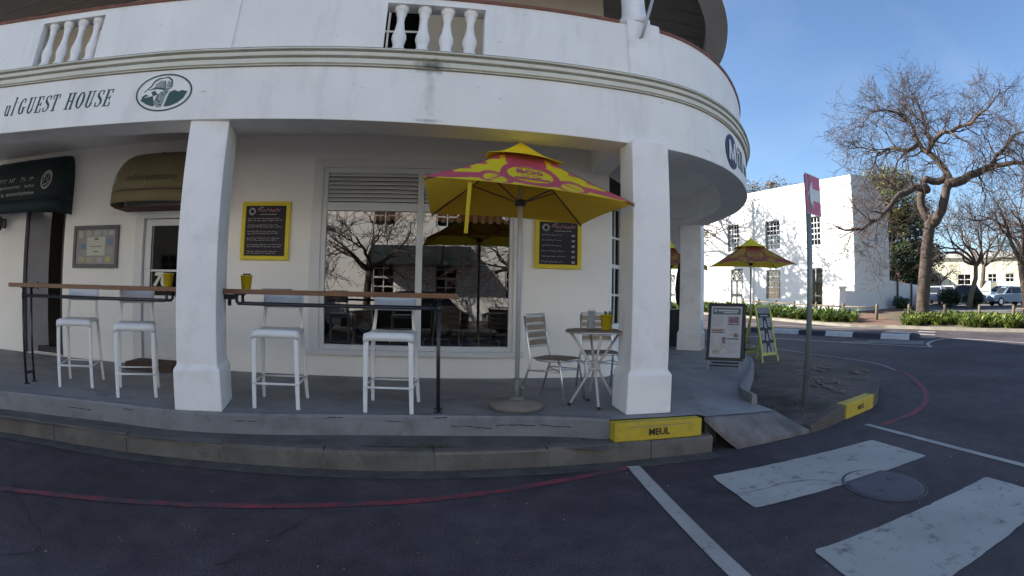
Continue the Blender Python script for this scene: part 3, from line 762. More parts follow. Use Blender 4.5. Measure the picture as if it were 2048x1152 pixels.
# unseen upper wall and roof, added to give the street its shade
tp = MB()
FC.sweep(tp, 0, SE, [(-.5, 6.88), (-.5, 8.0), (-.8, 8.0), (-.8, 6.88)])
tp.build('unseen_upper_wall', PAINT, GH)
rf = MB()
for i in range(0, len(FC.s) - 1):
    a, b_ = FC.at(FC.s[i], -.3), FC.at(FC.s[i + 1], -.3)
    rf.add([(a.x, a.y, 8.0), (b_.x, b_.y, 8.0), (min(b_.x, -3), 24 if b_.y < 20 else 24.1, 8.4), (min(a.x, -3), 24 if a.y < 20 else 24.1, 8.4)], [(0, 1, 2, 3)])
rf.build('roof', mat('grey roof sheet', (.15, .15, .16), .7), GH, fix=False)  # roof stays out of view, sized for the shadow it throws
MB().box((-4, 24.2, .3), (20, .3, 7.9), base=True).build('unseen_rear_wall', PAINT, GH)  # unseen wall added behind to complete the shadow casting mass

def holed_wall(mb, fn, u0, u1, z0, z1, holes, dep):
    us = sorted(set([u0, u1] + [h[0] for h in holes] + [h[1] for h in holes])); zs = sorted(set([z0, z1] + [h[2] for h in holes] + [h[3] for h in holes]))
    for i in range(len(us) - 1):
        for j in range(len(zs) - 1):
            a, b_, c, d = us[i], us[i + 1], zs[j], zs[j + 1]
            if any(h[0] - 1e-6 <= a and b_ <= h[1] + 1e-6 and h[2] - 1e-6 <= c and d <= h[3] + 1e-6 for h in holes): continue
            mb.quad(fn(a, c, 0), fn(b_, c, 0), fn(b_, d, 0), fn(a, d, 0))
    for (a, b_, c, d) in holes:
        mb.quad(fn(a, c, 0), fn(a, d, 0), fn(a, d, dep), fn(a, c, dep))
        mb.quad(fn(b_, c, 0), fn(b_, c, dep), fn(b_, d, dep), fn(b_, d, 0))
        mb.quad(fn(a, d, 0), fn(b_, d, 0), fn(b_, d, dep), fn(a, d, dep))
        mb.quad(fn(a, c, 0), fn(a, c, dep), fn(b_, c, dep), fn(b_, c, 0))
    return mb
WZ = 7.0
gw = MB()
holed_wall(gw, lambda u, z, d: (u, WZ + d, z), -14, 2.47, .30, 3.6, [(-1.42, 1.20, .70, 3.10), (-6.74, -5.74, .36, 2.64), (-4.25, -3.2, .36, 2.50)], .16)
CH = Vector((.49, .62)); CH.normalize()
holed_wall(gw, lambda u, z, d: (2.47 + CH.x * u - CH.y * d, 7.0 + CH.y * u + CH.x * d, z), 0, .79, .30, 3.6, [(.12, .67, 1.0, 2.75)], .12)
gw.quad((2.96, 7.612, .3), (2.96, 24, .3), (2.96, 24, 3.6), (2.96, 7.612, 3.6))
gw.build('wall', INNER, GH, fix=False)
# balcony wall above with its windows
uw = MB()
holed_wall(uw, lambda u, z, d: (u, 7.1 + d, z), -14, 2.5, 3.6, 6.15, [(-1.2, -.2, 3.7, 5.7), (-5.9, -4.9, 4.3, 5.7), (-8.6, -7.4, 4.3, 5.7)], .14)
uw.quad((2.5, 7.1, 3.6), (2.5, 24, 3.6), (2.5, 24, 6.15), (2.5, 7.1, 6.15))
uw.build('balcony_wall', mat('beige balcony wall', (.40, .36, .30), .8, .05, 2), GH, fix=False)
def window(parent, fn, u0, u1, z0, z1, cols, rows, m=WHITE_F, glass=GLASS2, bar_=.03, frame=.06, back=True, nm='window'):
    f = MB()
    def fb(a, b_, c, d, d0, d1): f.hexa([fn(a, c, d1), fn(b_, c, d1), fn(b_, c, d0), fn(a, c, d0), fn(a, d, d1), fn(b_, d, d1), fn(b_, d, d0), fn(a, d, d0)])
    fb(u0, u0 + frame, z0, z1, .04, .09); fb(u1 - frame, u1, z0, z1, .04, .09)
    fb(u0 + frame, u1 - frame, z0, z0 + frame, .041, .089); fb(u0 + frame, u1 - frame, z1 - frame, z1, .041, .089)
    for k in range(1, cols):
        u = u0 + frame + (u1 - u0 - 2 * frame) * k / cols; fb(u - bar_ / 2, u + bar_ / 2, z0 + frame, z1 - frame, .050, .080)
    for k in range(1, rows):
        z = z0 + frame + (z1 - z0 - 2 * frame) * k / rows; w = bar_ * (1.9 if rows >= 4 and k == rows // 2 else 1); fb(u0 + frame, u1 - frame, z - w / 2, z + w / 2, .052, .078)
    w = f.build(nm, m, parent)
    p = MB(); p.quad(fn(u0 + .01, z0 + .01, .066), fn(u1 - .01, z0 + .01, .066), fn(u1 - .01, z1 - .01, .066), fn(u0 + .01, z1 - .01, .066))
    p.build('pane', glass, w, fix=False)
    if back:
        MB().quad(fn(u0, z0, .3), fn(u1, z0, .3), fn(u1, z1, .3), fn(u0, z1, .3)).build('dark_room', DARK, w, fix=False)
    return w
BW = lambda u, z, d: (u, 7.1 + d, z)
window(GH, BW, -1.2, -.2, 3.7, 5.7, 2, 4); window(GH, BW, -5.9, -4.9, 4.3, 5.7, 3, 4); window(GH, BW, -8.6, -7.4, 4.3, 5.7, 3, 4)
CHW = lambda u, z, d: (2.47 + CH.x * u - CH.y * d, 7.0 + CH.y * u + CH.x * d, z)
window(GH, CHW, .12, .67, 1.0, 2.75, 2, 4, back=True)
MB().hexa([CHW(.0, 2.75, 0), CHW(.79, 2.75, 0), CHW(.79, 2.72, -.35), CHW(.0, 2.72, -.35), CHW(.0, 3.1, 0), CHW(.79, 3.1, 0), CHW(.79, 2.82, -.35), CHW(.0, 2.82, -.35)]).build('side_canopy', mat('charcoal canvas', (.03, .03, .032), .8), GH)

# the big shop window
sw = empty('shop_window', (-.1, 7, .7)); sw.parent = GH; sw.matrix_parent_inverse = GH.matrix_basis.inverted()
f = MB()
def wb(a, b_, c, d, y0, y1): f.hexa([(a, y0, c), (b_, y0, c), (b_, y1, c), (a, y1, c), (a, y0, d), (b_, y0, d), (b_, y1, d), (a, y1, d)])
wb(-1.50, -1.37, .66, 3.17, 6.965, 7.02); wb(1.15, 1.27, .66, 3.17, 6.965, 7.02); wb(-1.37, 1.15, 3.06, 3.17, 6.966, 7.02)
wb(-1.53, 1.30, .63, .70, 6.935, 7.02)
wb(-1.37, -1.305, .70, 3.06, 6.99, 7.08); wb(1.10, 1.15, .70, 3.06, 6.99, 7.08); wb(-1.305, 1.10, .70, .765, 6.991, 7.079); wb(-1.305, 1.10, 2.99, 3.06, 6.991, 7.079)
wb(-.115, -.03, .765, 2.99, 6.985, 7.075); wb(-1.305, -.115, 2.49, 2.60, 6.992, 7.07); wb(-.03, 1.10, 2.49, 2.60, 6.992, 7.07)
f.build('window_frame', WHITE_F, GH, bevel=.006)
lv = MB()
for (a, b_) in ((-1.30, -.12), (-.025, 1.095)):
    for k in range(7):
        z = 2.625 + k * .055
        lv.hexa([(a, 6.995, z - .012), (b_, 6.995, z - .012), (b_, 7.045, z + .030), (a, 7.045, z + .030), (a, 6.995, z - .001), (b_, 6.995, z - .001), (b_, 7.045, z + .041), (a, 7.045, z + .041)])
lv.build('louvre', WHITE_F, GH)
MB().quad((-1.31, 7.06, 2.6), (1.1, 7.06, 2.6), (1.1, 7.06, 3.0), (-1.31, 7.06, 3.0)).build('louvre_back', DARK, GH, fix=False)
for (a, b_) in ((-1.307, -.112), (-.033, 1.102)):
    MB().quad((a, 7.03, .76), (b_, 7.03, .76), (b_, 7.03, 2.495), (a, 7.03, 2.495)).build('window_pane', GLASS, GH, fix=False)
# room behind
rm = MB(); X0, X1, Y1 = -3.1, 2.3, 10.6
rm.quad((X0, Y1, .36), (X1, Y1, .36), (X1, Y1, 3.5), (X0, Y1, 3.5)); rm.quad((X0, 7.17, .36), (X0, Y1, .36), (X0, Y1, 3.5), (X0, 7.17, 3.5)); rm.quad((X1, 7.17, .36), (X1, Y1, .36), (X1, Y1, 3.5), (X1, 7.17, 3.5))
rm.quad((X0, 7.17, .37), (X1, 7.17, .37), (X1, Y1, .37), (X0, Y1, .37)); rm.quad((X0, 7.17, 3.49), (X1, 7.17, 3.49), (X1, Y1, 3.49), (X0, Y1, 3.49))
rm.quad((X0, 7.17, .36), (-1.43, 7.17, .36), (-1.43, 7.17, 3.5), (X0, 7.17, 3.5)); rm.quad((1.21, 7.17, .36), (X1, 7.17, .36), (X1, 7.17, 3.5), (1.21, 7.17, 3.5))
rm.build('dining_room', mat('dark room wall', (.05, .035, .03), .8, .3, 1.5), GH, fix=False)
# striped valance inside the glass
va = MB()
n = 46
for k in range(n):
    a = -1.30 + 2.39 * k / n; b_ = a + 2.39 / n
    zb = 2.395 - .020 * (1 if k % 2 else 0)
    va.quad((a, 7.10 + .012 * math.sin(k * 1.6), zb), (b_, 7.10 + .012 * math.sin((k + 1) * 1.6), zb), (b_, 7.10, 2.5), (a, 7.10, 2.5), k % 2)
va.build('valance', [mat('orange valance', (.85, .30, .10), .8, .15, 6), mat('cream valance', (.88, .72, .55), .8, .1, 6)], GH, fix=False)

# pillars
def pillar(cx, cy, w, d, rz, ztop, flare=.036):
    mb = MB(); cs, sn = math.cos(rz), math.sin(rz)
    def ring(hw, hd, z): return [(cx + a * cs - b_ * sn, cy + a * sn + b_ * cs, z) for a, b_ in ((-hw, -hd), (hw, -hd), (hw, hd), (-hw, hd))]
    R_ = [ring(w / 2 + flare, d / 2 + flare, .351), ring(w / 2 + flare - .004, d / 2 + flare - .004, .722), ring(w / 2 + .002, d / 2 + .002, .762), ring(w / 2 - .004, d / 2 - .004, ztop)]
    vs = [p for r_ in R_ for p in r_]; fs = [(3, 2, 1, 0), tuple(range(12, 16))]
    for i in range(3):
        for k in range(4): fs.append((i * 4 + k, i * 4 + (k + 1) % 4, i * 4 + 4 + (k + 1) % 4, i * 4 + 4 + k))
    mb.add(vs, fs)
    return mb.build('pillar', PAINT2, GH, bevel=.012, seg=2)
pillar(-2.125, 4.845, .40, .56, R(11), 2.98)
pillar(2.085, 4.865, .385, .385, R(-2), 2.945)
pillar(5.55, 10.33, .46, .46, R(-38), 3.0)
pillar(5.60, 16.2, .45, .45, R(0), 3.0)
pillar(-6.9, 3.75, .42, .56, R(20), 2.98)
# cross beams from the pillars to the wall, bracket of the bar on the pillar
MB().hexa([(-2.33, 5.08, 3.10), (-1.93, 5.16, 3.10), (-1.93, 7.0, 3.20), (-2.33, 7.0, 3.20), (-2.33, 5.08, 3.52), (-1.93, 5.16, 3.52), (-1.93, 7.0, 3.52), (-2.33, 7.0, 3.52)]).build('cross_beam', CEIL, GH) if False else None
MB().hexa([(5.35, 9.95, 3.10), (5.6, 10.3, 3.10), (3.0, 12.2, 3.10), (2.9, 11.8, 3.10), (5.35, 9.95, 3.51), (5.6, 10.3, 3.51), (3.0, 12.2, 3.51), (2.9, 11.8, 3.51)]).build('cross_beam', CEIL, GH)
MB().hexa([(1.95, 5.1, 3.12), (2.25, 5.1, 3.12), (2.46, 7.0, 3.12), (2.2, 7.0, 3.12), (1.95, 5.1, 3.51), (2.25, 5.1, 3.51), (2.46, 7.0, 3.51), (2.2, 7.0, 3.51)]).build('cross_beam', CEIL, GH)
# spandrel arch between the two right hand pillars
ar = MB()
for k in range(10):
    y0, y1 = 10.7 + k * .53, 10.7 + (k + 1) * .53
    za = 2.4 + .55 * math.sqrt(max(0, 1 - ((k - 5) / 5.)**4)); zb = 2.4 + .55 * math.sqrt(max(0, 1 - ((k + 1 - 5) / 5.)**4))
    ar.hexa([(5.4, y0, za), (5.8, y0, za), (5.8, y1, zb), (5.4, y1, zb), (5.4, y0, 3.0), (5.8, y0, 3.0), (5.8, y1, 3.0), (5.4, y1, 3.0)])
ar.build('side_arch', PAINT2, GH)

# doors
d1 = MB()
DX = -6.74
for (a, b_, y0, y1) in ((-6.74, -6.66, 6.99, 7.12), (-5.80, -5.742, 7.02, 7.12)): d1.hexa([(a, y0, .352), (b_, y0, .352), (b_, y1, .352), (a, y1, .352), (a, y0, 2.638), (b_, y0, 2.638), (b_, y1, 2.638), (a, y1, 2.638)])
fr1 = d1.build('door_frame', mat('dark brown door frame', (.045, .035, .05), .6), GH)
dl = MB(); dl.hexa([(-6.66, 7.03, .37), (-6.37, 7.33, .37), (-6.40, 7.36, .37), (-6.69, 7.06, .37), (-6.66, 7.03, 2.6), (-6.37, 7.33, 2.6), (-6.40, 7.36, 2.6), (-6.69, 7.06, 2.6)])
lf_ = dl.build('door', GREYD, GH)
MB().box((-6.50, 7.17, 1.42), (.03, .03, .12), R(45)).build('handle', BLACKM, lf_)
hall = MB(); hall.quad((-6.8, 8.4, .36), (-5.2, 8.4, .36), (-5.2, 8.4, 2.9), (-6.8, 8.4, 2.9)); hall.quad((-5.74, 7.16, .36), (-5.2, 8.4, .36), (-5.2, 8.4, 2.9), (-5.74, 7.16, 2.9)); hall.quad((-6.8, 7.16, .36), (-6.8, 8.4, .36), (-6.8, 8.4, 2.9), (-6.8, 7.16, 2.9)); hall.quad((-6.8, 7.16, 2.7), (-5.2, 7.16, 2.7), (-5.2, 8.4, 2.7), (-6.8, 8.4, 2.7))
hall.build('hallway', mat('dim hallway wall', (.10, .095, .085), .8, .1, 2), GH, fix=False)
MB().box((-6.15, 7.35, .36), (.95, .35, .10), base=True).box((-5.95, 7.6, .42), (.6, .3, .14), base=True).build('threshold_step', mat('black slate step', (.02, .02, .022), .6), GH, bevel=.006)
d2 = MB()
def db(mb, a, b_, c, d, y0, y1): mb.hexa([(a, y0, c), (b_, y0, c), (b_, y1, c), (a, y1, c), (a, y0, d), (b_, y0, d), (b_, y1, d), (a, y1, d)])
db(d2, -4.25, -4.10, .352, 2.50, 6.97, 7.10); db(d2, -3.30, -3.19, .352, 2.50, 6.97, 7.10); db(d2, -4.10, -3.30, 2.40, 2.50, 6.971, 7.10)
d2.build('door_frame', WHITE_F, GH, bevel=.006)
dr = MB()
db(dr, -4.09, -3.98, .37, 2.39, 7.03, 7.08); db(dr, -3.42, -3.31, .37, 2.39, 7.03, 7.08); db(dr, -3.98, -3.42, 2.30, 2.39, 7.031, 7.079); db(dr, -3.98, -3.42, .37, 1.33, 7.031, 7.079)
db(dr, -3.98, -3.42, 1.66, 1.69, 7.033, 7.077)
for (c, d) in ((.47, .80), (.88, 1.05), (1.12, 1.26)): db(dr, -3.92, -3.48, c, d, 7.022, 7.031)
dd = dr.build('door', WHITE_F, GH, bevel=.006)
MB().quad((-3.98, 7.055, 1.33), (-3.42, 7.055, 1.33), (-3.42, 7.055, 2.30), (-3.98, 7.055, 2.30)).build('door_glass', GLASS2, dd, fix=False)
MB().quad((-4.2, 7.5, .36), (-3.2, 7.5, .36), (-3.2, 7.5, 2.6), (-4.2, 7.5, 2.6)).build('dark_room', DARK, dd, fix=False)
text_on(MB(), '70', .25, (-3.80, 7.045, 1.545), (1, 0, 0), (0, 0, 1), shear=.25, ext=.006, offset=.012).build('silver_lettering', mat('silver letter', (.42, .42, .38), .35, .15, 10, metal=.3), dd)
MB().box((-3.72, 6.72, .352), (.8, .45, .10), base=True).build('door_step', mat('brown door mat', (.085, .055, .035), .9, .3, 20), GH, bevel=.01)

# lettering on the beam
def ribbon(P, W, n=1):
    out = []
    for i, p in enumerate(P):
        a = P[max(0, i - 1)]; b_ = P[min(len(P) - 1, i + 1)]
        t = Vector((b_[0] - a[0], b_[1] - a[1])).normalized(); nn = Vector((-t.y, t.x)) * W[i] / 2
        out.append(((p[0] + nn.x, p[1] + nn.y), (p[0] - nn.x, p[1] - nn.y)))
    return [(out[i][0], out[i][1], out[i + 1][1], out[i + 1][0]) for i in range(len(P) - 1)]
def arc(cx, cy, rx, ry, a0, a1, n=18, thick=.15, thin=.055):
    P = []; W = []
    for k in range(n + 1):
        a = R(a0 + (a1 - a0) * k / n); P.append((cx + rx * math.cos(a), cy + ry * math.sin(a))); W.append(thin + (thick - thin) * abs(math.cos(a))**1.5)
    return ribbon(P, W)
def bx(a, b_, c, d): return [((a, b_), (c, b_), (c, d), (a, d))]
S_ = [(.50, .80), (.46, .93), (.30, .975), (.14, .92), (.09, .76), (.17, .62), (.32, .52), (.46, .40), (.50, .24), (.42, .08), (.26, .025), (.10, .08), (.07, .24)]
SW = [.07, .06, .055, .08, .13, .15, .16, .15, .13, .08, .055, .06, .07]
GL = {
 'G': arc(.34, .5, .25, .47, 55, 325, 20) + bx(.44, .05, .58, .42) + bx(.36, .40, .66, .45) + bx(.46, .70, .52, .97),
 'U': bx(.08, .28, .22, .97) + bx(0, .95, .30, 1.0) + bx(.50, .28, .56, .97) + bx(.42, .95, .66, 1.0) + arc(.34, .28, .20, .25, 180, 360, 12, .13, .07),
 'E': bx(.08, 0, .22, 1) + bx(0, 0, .56, .05) + bx(0, .95, .54, 1) + bx(.22, .48, .44, .53) + bx(.51, .0, .57, .24) + bx(.49, .78, .54, 1) + bx(.40, .38, .45, .62),
 'S': ribbon(S_, SW) + bx(.47, .72, .52, .98) + bx(.05, .02, .10, .28),
 'T': bx(.24, 0, .38, 1) + bx(.14, 0, .48, .05) + bx(0, .95, .62, 1) + bx(0, .74, .05, 1) + bx(.57, .74, .62, 1),
 'H': bx(.08, 0, .22, 1) + bx(.48, 0, .62, 1) + bx(.22, .47, .48, .53) + bx(0, 0, .30, .05) + bx(0, .95, .30, 1) + bx(.40, 0, .70, .05) + bx(.40, .95, .70, 1),
 'O': arc(.34, .5, .25, .465, 0, 360, 28),
 'u': bx(.08, .16, .19, .60) + bx(.02, .57, .19, .62) + bx(.38, .0, .49, .60) + bx(.30, .57, .49, .62) + arc(.25, .18, .11, .15, 180, 330, 8, .08, .05) + bx(.38, 0, .55, .04),
 'l': bx(.06, 0, .18, 1.08) + bx(0, 1.03, .18, 1.08) + bx(0, 0, .24, .05)}
lt = MB()
s1 = FC.sx(-4.46, 4.18)
def put(polys, s0, z0, h, xsc=.82, shear=.20):
    for pl in polys:
        vs = []
        cxp = sum(p[0] for p in pl) / 4; pl = [(p[0] + (.016 if p[0] > cxp else -.016), p[1]) for p in pl]
        for o_ in (.004, -.004):
            for (x, y) in pl:
                p = FC.at(s0 + (x * xsc + y * shear) * h, o_); vs.append((p.x, p.y, z0 + y * h + zt(p.x, p.y)))
        lt.hexa(vs)
H_ = .176; cur = s1 - .03
for ch in 'GUEST HOUSE':
    if ch == ' ': cur += .085; continue
    put(GL[ch], cur, 3.142, H_, .84); cur += {'G': .131, 'U': .129, 'E': .114, 'S': .109, 'T': .121, 'H': .136, 'O': .127}[ch]
for ch, ds in (('u', -.24), ('l', -.125)): put(GL[ch], s1 + ds, 3.14, .185, .78)
lt.build('lettering', GREEN_T, GH)
# oval emblem
em = MB(); GRY = mat('grey emblem paint', (.30, .33, .33), .7, .2, 20)
s0 = FC.sx(-2.655, 4.46); OZ = 3.262
def op(x, y, o_): p = FC.at(s0 + x, o_); return (p.x, p.y, OZ + y + .25 * 0)
def opoly(pl, mi, o_=.004):
    em.add([op(x, y, o_) for x, y in pl], [tuple(range(len(pl)))], mi)
ell = lambda rx, ry, n=48: [(rx * math.cos(2 * math.pi * k / n), ry * math.sin(2 * math.pi * k / n)) for k in range(n)]
E1, E2 = ell(.315, .192), ell(.296, .176)
for i in range(48): opoly([E1[i], E1[(i + 1) % 48], E2[(i + 1) % 48], E2[i]], 0)
opoly([(.03, -.145), (.10, -.14), (.17, -.115), (.23, -.07), (.265, .0), (.20, .015), (.17, -.0), (.12, .02), (.07, .0), (.05, -.06)], 0)
opoly([(-.25, -.07), (-.17, -.115), (-.09, -.14), (-.07, -.11), (-.10, -.07), (-.11, -.03), (-.20, -.045), (-.22, -.03)], 0)
opoly([(-.25, -.045), (-.20, -.01), (-.16, -.025), (-.19, -.035)], 0, .0045)
for P in ([(-.22, .01), (-.15, .07), (-.12, .12), (-.07, .145), (-.02, .15)], [(-.02, .15), (.03, .155), (.075, .12), (.085, .06), (.06, .03)], [(-.17, .03), (-.10, .05), (-.03, .04), (.02, .03), (.06, .04)], [(.0, .12), (.01, .06), (.0, .03)], [(-.10, .01), (-.05, -.03), (-.07, -.08)]):
    for r_ in ribbon(P, [.008, .014, .018, .014, .008][:len(P)]): opoly(r_, 0, .005)
opoly([(-.12, .03), (-.10, .09), (-.05, .125), (.0, .12), (.0, .05)], 1); opoly([(.02, .05), (.03, .12), (.07, .10), (.075, .05)], 1)
opoly([(-.09, -.11), (-.075, -.04), (-.03, .01), (.03, .035), (.06, .02), (.03, -.04), (.02, -.10), (-.0, -.15), (-.05, -.15)], 1)
opoly([(-.14, .015), (-.09, .02), (-.07, -.02), (-.11, -.035)], 0, .0045)
for P in ([(-.03, .0), (.01, -.03)], [(-.06, -.07), (-.02, -.10)], [(.02, .01), (.04, -.01)], [(-.03, -.12), (.0, -.13)]):
    for r_ in ribbon(P, [.012, .010]): opoly(r_, 0, .005)
em.build('oval_emblem', [GREEN_T, GRY], GH, fix=False)
# round M sign on the corner
rs = MB(); s2 = FC.sx(3.56, 5.53); MZ = 3.215
def rp_(x, y, o_): p = FC.at(s2 + x, o_); return (p.x, p.y, MZ + y)
C1 = ell(.245, .215)
rs.add([rp_(0, 0, .012)] + [rp_(x, y, .012) for x, y in C1], [(0, 1 + i, 1 + (i + 1) % 48) for i in range(48)], 0)
rs.add([rp_(x, y, .012) for x, y in C1] + [rp_(x, y, -.005) for x, y in C1], [(i, (i + 1) % 48, 48 + (i + 1) % 48, 48 + i) for i in range(48)], 0)
for pl in ([(-.155, -.12), (-.095, -.12), (-.075, .13), (-.13, .13)], [(-.13, .13), (-.065, .13), (.01, -.08), (-.03, -.12)], [(.03, -.12), (-.01, -.08), (.08, .13), (.14, .13)], [(.085, -.12), (.155, -.12), (.14, .13), (.08, .13)]):
    rs.add([rp_(x, y, .018) for x, y in pl], [(0, 1, 2, 3)], 1)
rs.build('round_sign', [mat('navy sign', (.018, .02, .07), .5), mat('white sign paint', (.7, .7, .7), .5)], GH, fix=False)
il = MB(); s3 = s2 + .34
def ilb(a, b_, c, d):
    vs = []
    for o_ in (.006, -.004):
        for (x, y) in ((a, b_), (c, b_), (c, d), (a, d)):
            p = FC.at(s3 + x, o_); vs.append((p.x, p.y, MZ + y))
    il.hexa(vs)
for x, h, dot in ((0, .07, True), (.14, .15, False), (.27, .15, False)):
    ilb(x, -.11, x + .055, h); ilb(x - .03, -.12, x + .09, -.10); ilb(x - .03, h - .015, x + .05, h)
    if dot: ilb(x, .10, x + .055, .15)
for k, x in enumerate((.50, .60, .70)): ilb(x, -.10, x + .04, .04)
il.build('lettering', GREEN_T, GH)

# ------------------------------------------------------------------ awnings
def awning(name, label, xc, a, at_, b_, z0, z1, zb, mats_, seam=True, pw=.5, loc=None):
    root = empty(name, (xc, 7, z1)); tag(root, label, 'awning', 'awnings over the veranda doors')
    def P(u, v, off=0):
        c, s_ = math.cos(u), math.sin(u)
        cx = math.copysign(abs(c)**pw, c); sy = abs(s_)**pw
        w = math.sin(v * math.pi / 2)**.85
        aa = at_ + (a - at_) * w
        return (xc + (aa + off) * cx, 6.99 - (b_ + off) * sy * w, z0 + (z1 - z0) * (1 - math.cos(v * math.pi / 2)) if False else z0 - (z0 - z1) * (1 - math.cos(v * math.pi / 2)))
    n, m = 28, 12
    mb = MB(); vs = [P(math.pi * i / n, j / m) for j in range(m + 1) for i in range(n + 1)]
    mb.add(vs, [(j * (n + 1) + i, j * (n + 1) + i + 1, (j + 1) * (n + 1) + i + 1, (j + 1) * (n + 1) + i) for j in range(m) for i in range(n)], 0, True)
    o = mb.build('canopy', mats_[0], root, fix=False); sd2 = o.modifiers.new('t', 'SOLIDIFY'); sd2.thickness = .006; sd2.offset = -1
    mb = MB(); vs = []
    for z in (z1 - .012, zb):
        for i in range(n + 1): q_ = P(math.pi * i / n, 1.0, .004); vs.append((q_[0], q_[1], z))
    mb.add(vs, [(i, i + 1, n + 1 + i + 1, n + 1 + i) for i in range(n)], 0, True)
    o = mb.build('valance', mats_[0], root, fix=False); sd2 = o.modifiers.new('t', 'SOLIDIFY'); sd2.thickness = .005; sd2.offset = -1
    MB().tube([(q_[0], q_[1], z1 - .006) for q_ in [P(math.pi * i / n, 1.0) for i in range(n + 1)]], .007, 6).build('piping', BLACKM, root)
    mb = MB()
    for i in range(0, n + 1, 7): MB().tube([P(math.pi * i / n, j / m, -.02) for j in range(m + 1)], .008, 5).build('rib', BLACKM, root)
    def surf(x, z, off=.006):
        v = math.acos(max(-1, min(1, 1 - (z0 - z) / (z0 - z1)))) / (math.pi / 2)
        w = math.sin(v * math.pi / 2)**.85
        aa = at_ + (a - at_) * w
        c = min(.999, abs((x - xc) / aa))**(1 / pw); sy = math.sqrt(max(0, 1 - c * c))**pw
        return (x, 6.99 - b_ * sy * w - off, z + off * .4)
    root['x'] = 0; del root['x']
    return root, surf
GOLD = mat('khaki gold canvas', (.20, .165, .085), .8, .08, 3, dirt=(.12, .10, .06), dscale=2, damt=.4)
DGRN = mat('dark green canvas', (.008, .022, .024), .7, .15, 4)
aw2, P2 = awning('awning', 'khaki gold dome awning over the white glazed door behind the left pillar', -3.72, .78, .46, .78, 3.30, 2.68, 2.52, [GOLD], pw=.62)
MB().box((-3.72, 6.75, 2.5), (1.4, .4, .01)).build('red_lining', mat('dull red lining', (.10, .025, .025), .8), aw2)
tx = MB(); PALE = mat('pale awning lettering', (.42, .42, .40), .8)
V_, F_ = text_geo('millstreetbistro', .13, 0, 1.1)
tx.add([P2(-3.63 + q_[0] * .9, 2.83 + q_[1]) for q_ in V_], F_)
V0 = tx.v
tx.build('lettering', mat('dark awning lettering', (.05, .05, .03), .8), aw2)
rg = MB(); 
for i in range(20):
    a0, a1 = 2 * math.pi * i / 20, 2 * math.pi * (i + 1) / 20
    rg.quad(*[P2(-4.28 + r_ * .8 * math.cos(a), 2.83 + r_ * math.sin(a)) for a, r_ in ((a0, .05), (a1, .05), (a1, .028), (a0, .028))])
rg.build('ring_logo', PALE, aw2, fix=False)
aw1, P1 = awning('awning', 'dark green canvas awning with pale lettering over the left doorway', -6.68, 1.07, .92, .52, 3.42, 2.72, 2.50, [DGRN], pw=.38)
tx = MB(); rr = random.Random(3)
for row, (z, h, x0, x1) in enumerate(((3.02, .085, -7.2, -6.12), (2.90, .05, -7.3, -6.1), (2.79, .055, -7.12, -6.12))):
    x = x0; y = 6.455 - (0.0 if z < 2.95 else -.03) + (z - 2.8) * .22
    while x < x1:
        w = rr.uniform(.02, .045) * (1.5 if row == 0 else 1)
        if rr.random() < .85:
            for (xa_, za_, xb_, zb_) in ((x, z - h / 2, x + rr.uniform(-.01, .02), z + h / 2 * rr.uniform(.6, 1)), (x, z + rr.uniform(-.3, .4) * h, x + w, z + rr.uniform(-.4, .4) * h)):
                for r_ in ribbon([(xa_, za_), (xb_, zb_)], [.011, .011]): tx.quad(*[P1(px_, pz_) for px_, pz_ in r_])
        x += w + .014
tx.build('lettering', PALE, aw1, fix=False)
rg = MB()
for i in range(28):
    a0, a1 = 2 * math.pi * i / 28, 2 * math.pi * (i + 1) / 28
    rg.quad(*[P1(-5.90 + r_ * .75 * math.cos(a), 2.98 + r_ * math.sin(a)) for a, r_ in ((a0, .15), (a1, .15), (a1, .115), (a0, .115))])
for P in ([(-.08, -.05), (-.03, .06), (.02, -.02), (.07, .07)], [(-.06, -.08), (.04, -.07), (.08, -.01)], [(-.08, .03), (-.02, .10), (.05, .09)]):
    for r_ in ribbon(P, [.02] * len(P)): rg.quad(*[P1(-5.90 + x * .75, 2.98 + y) for x, y in r_])
rg.build('ring_logo', PALE, aw1, fix=False)

# wall lantern
ln = empty('wall_lantern', (-7.42, 6.98, 2.5)); tag(ln, 'small black wall lantern hanging under the left end of the green awning', 'lantern')
MB().box((-7.35, 6.97, 2.42), (.08, .04, .16)).tube([(-7.35, 6.96, 2.46), (-7.33, 6.86, 2.52), (-7.3, 6.78, 2.50)], .012, 6).build('bracket', BLACKM, ln)
MB().lathe([(.02, .10), (.10, .06), (.09, .05), (.06, -.10), (.02, -.13), (0.0, -.15)], (-7.3, 6.78, 2.40), 6, smooth=False).build('lamp', BLACKM, ln)

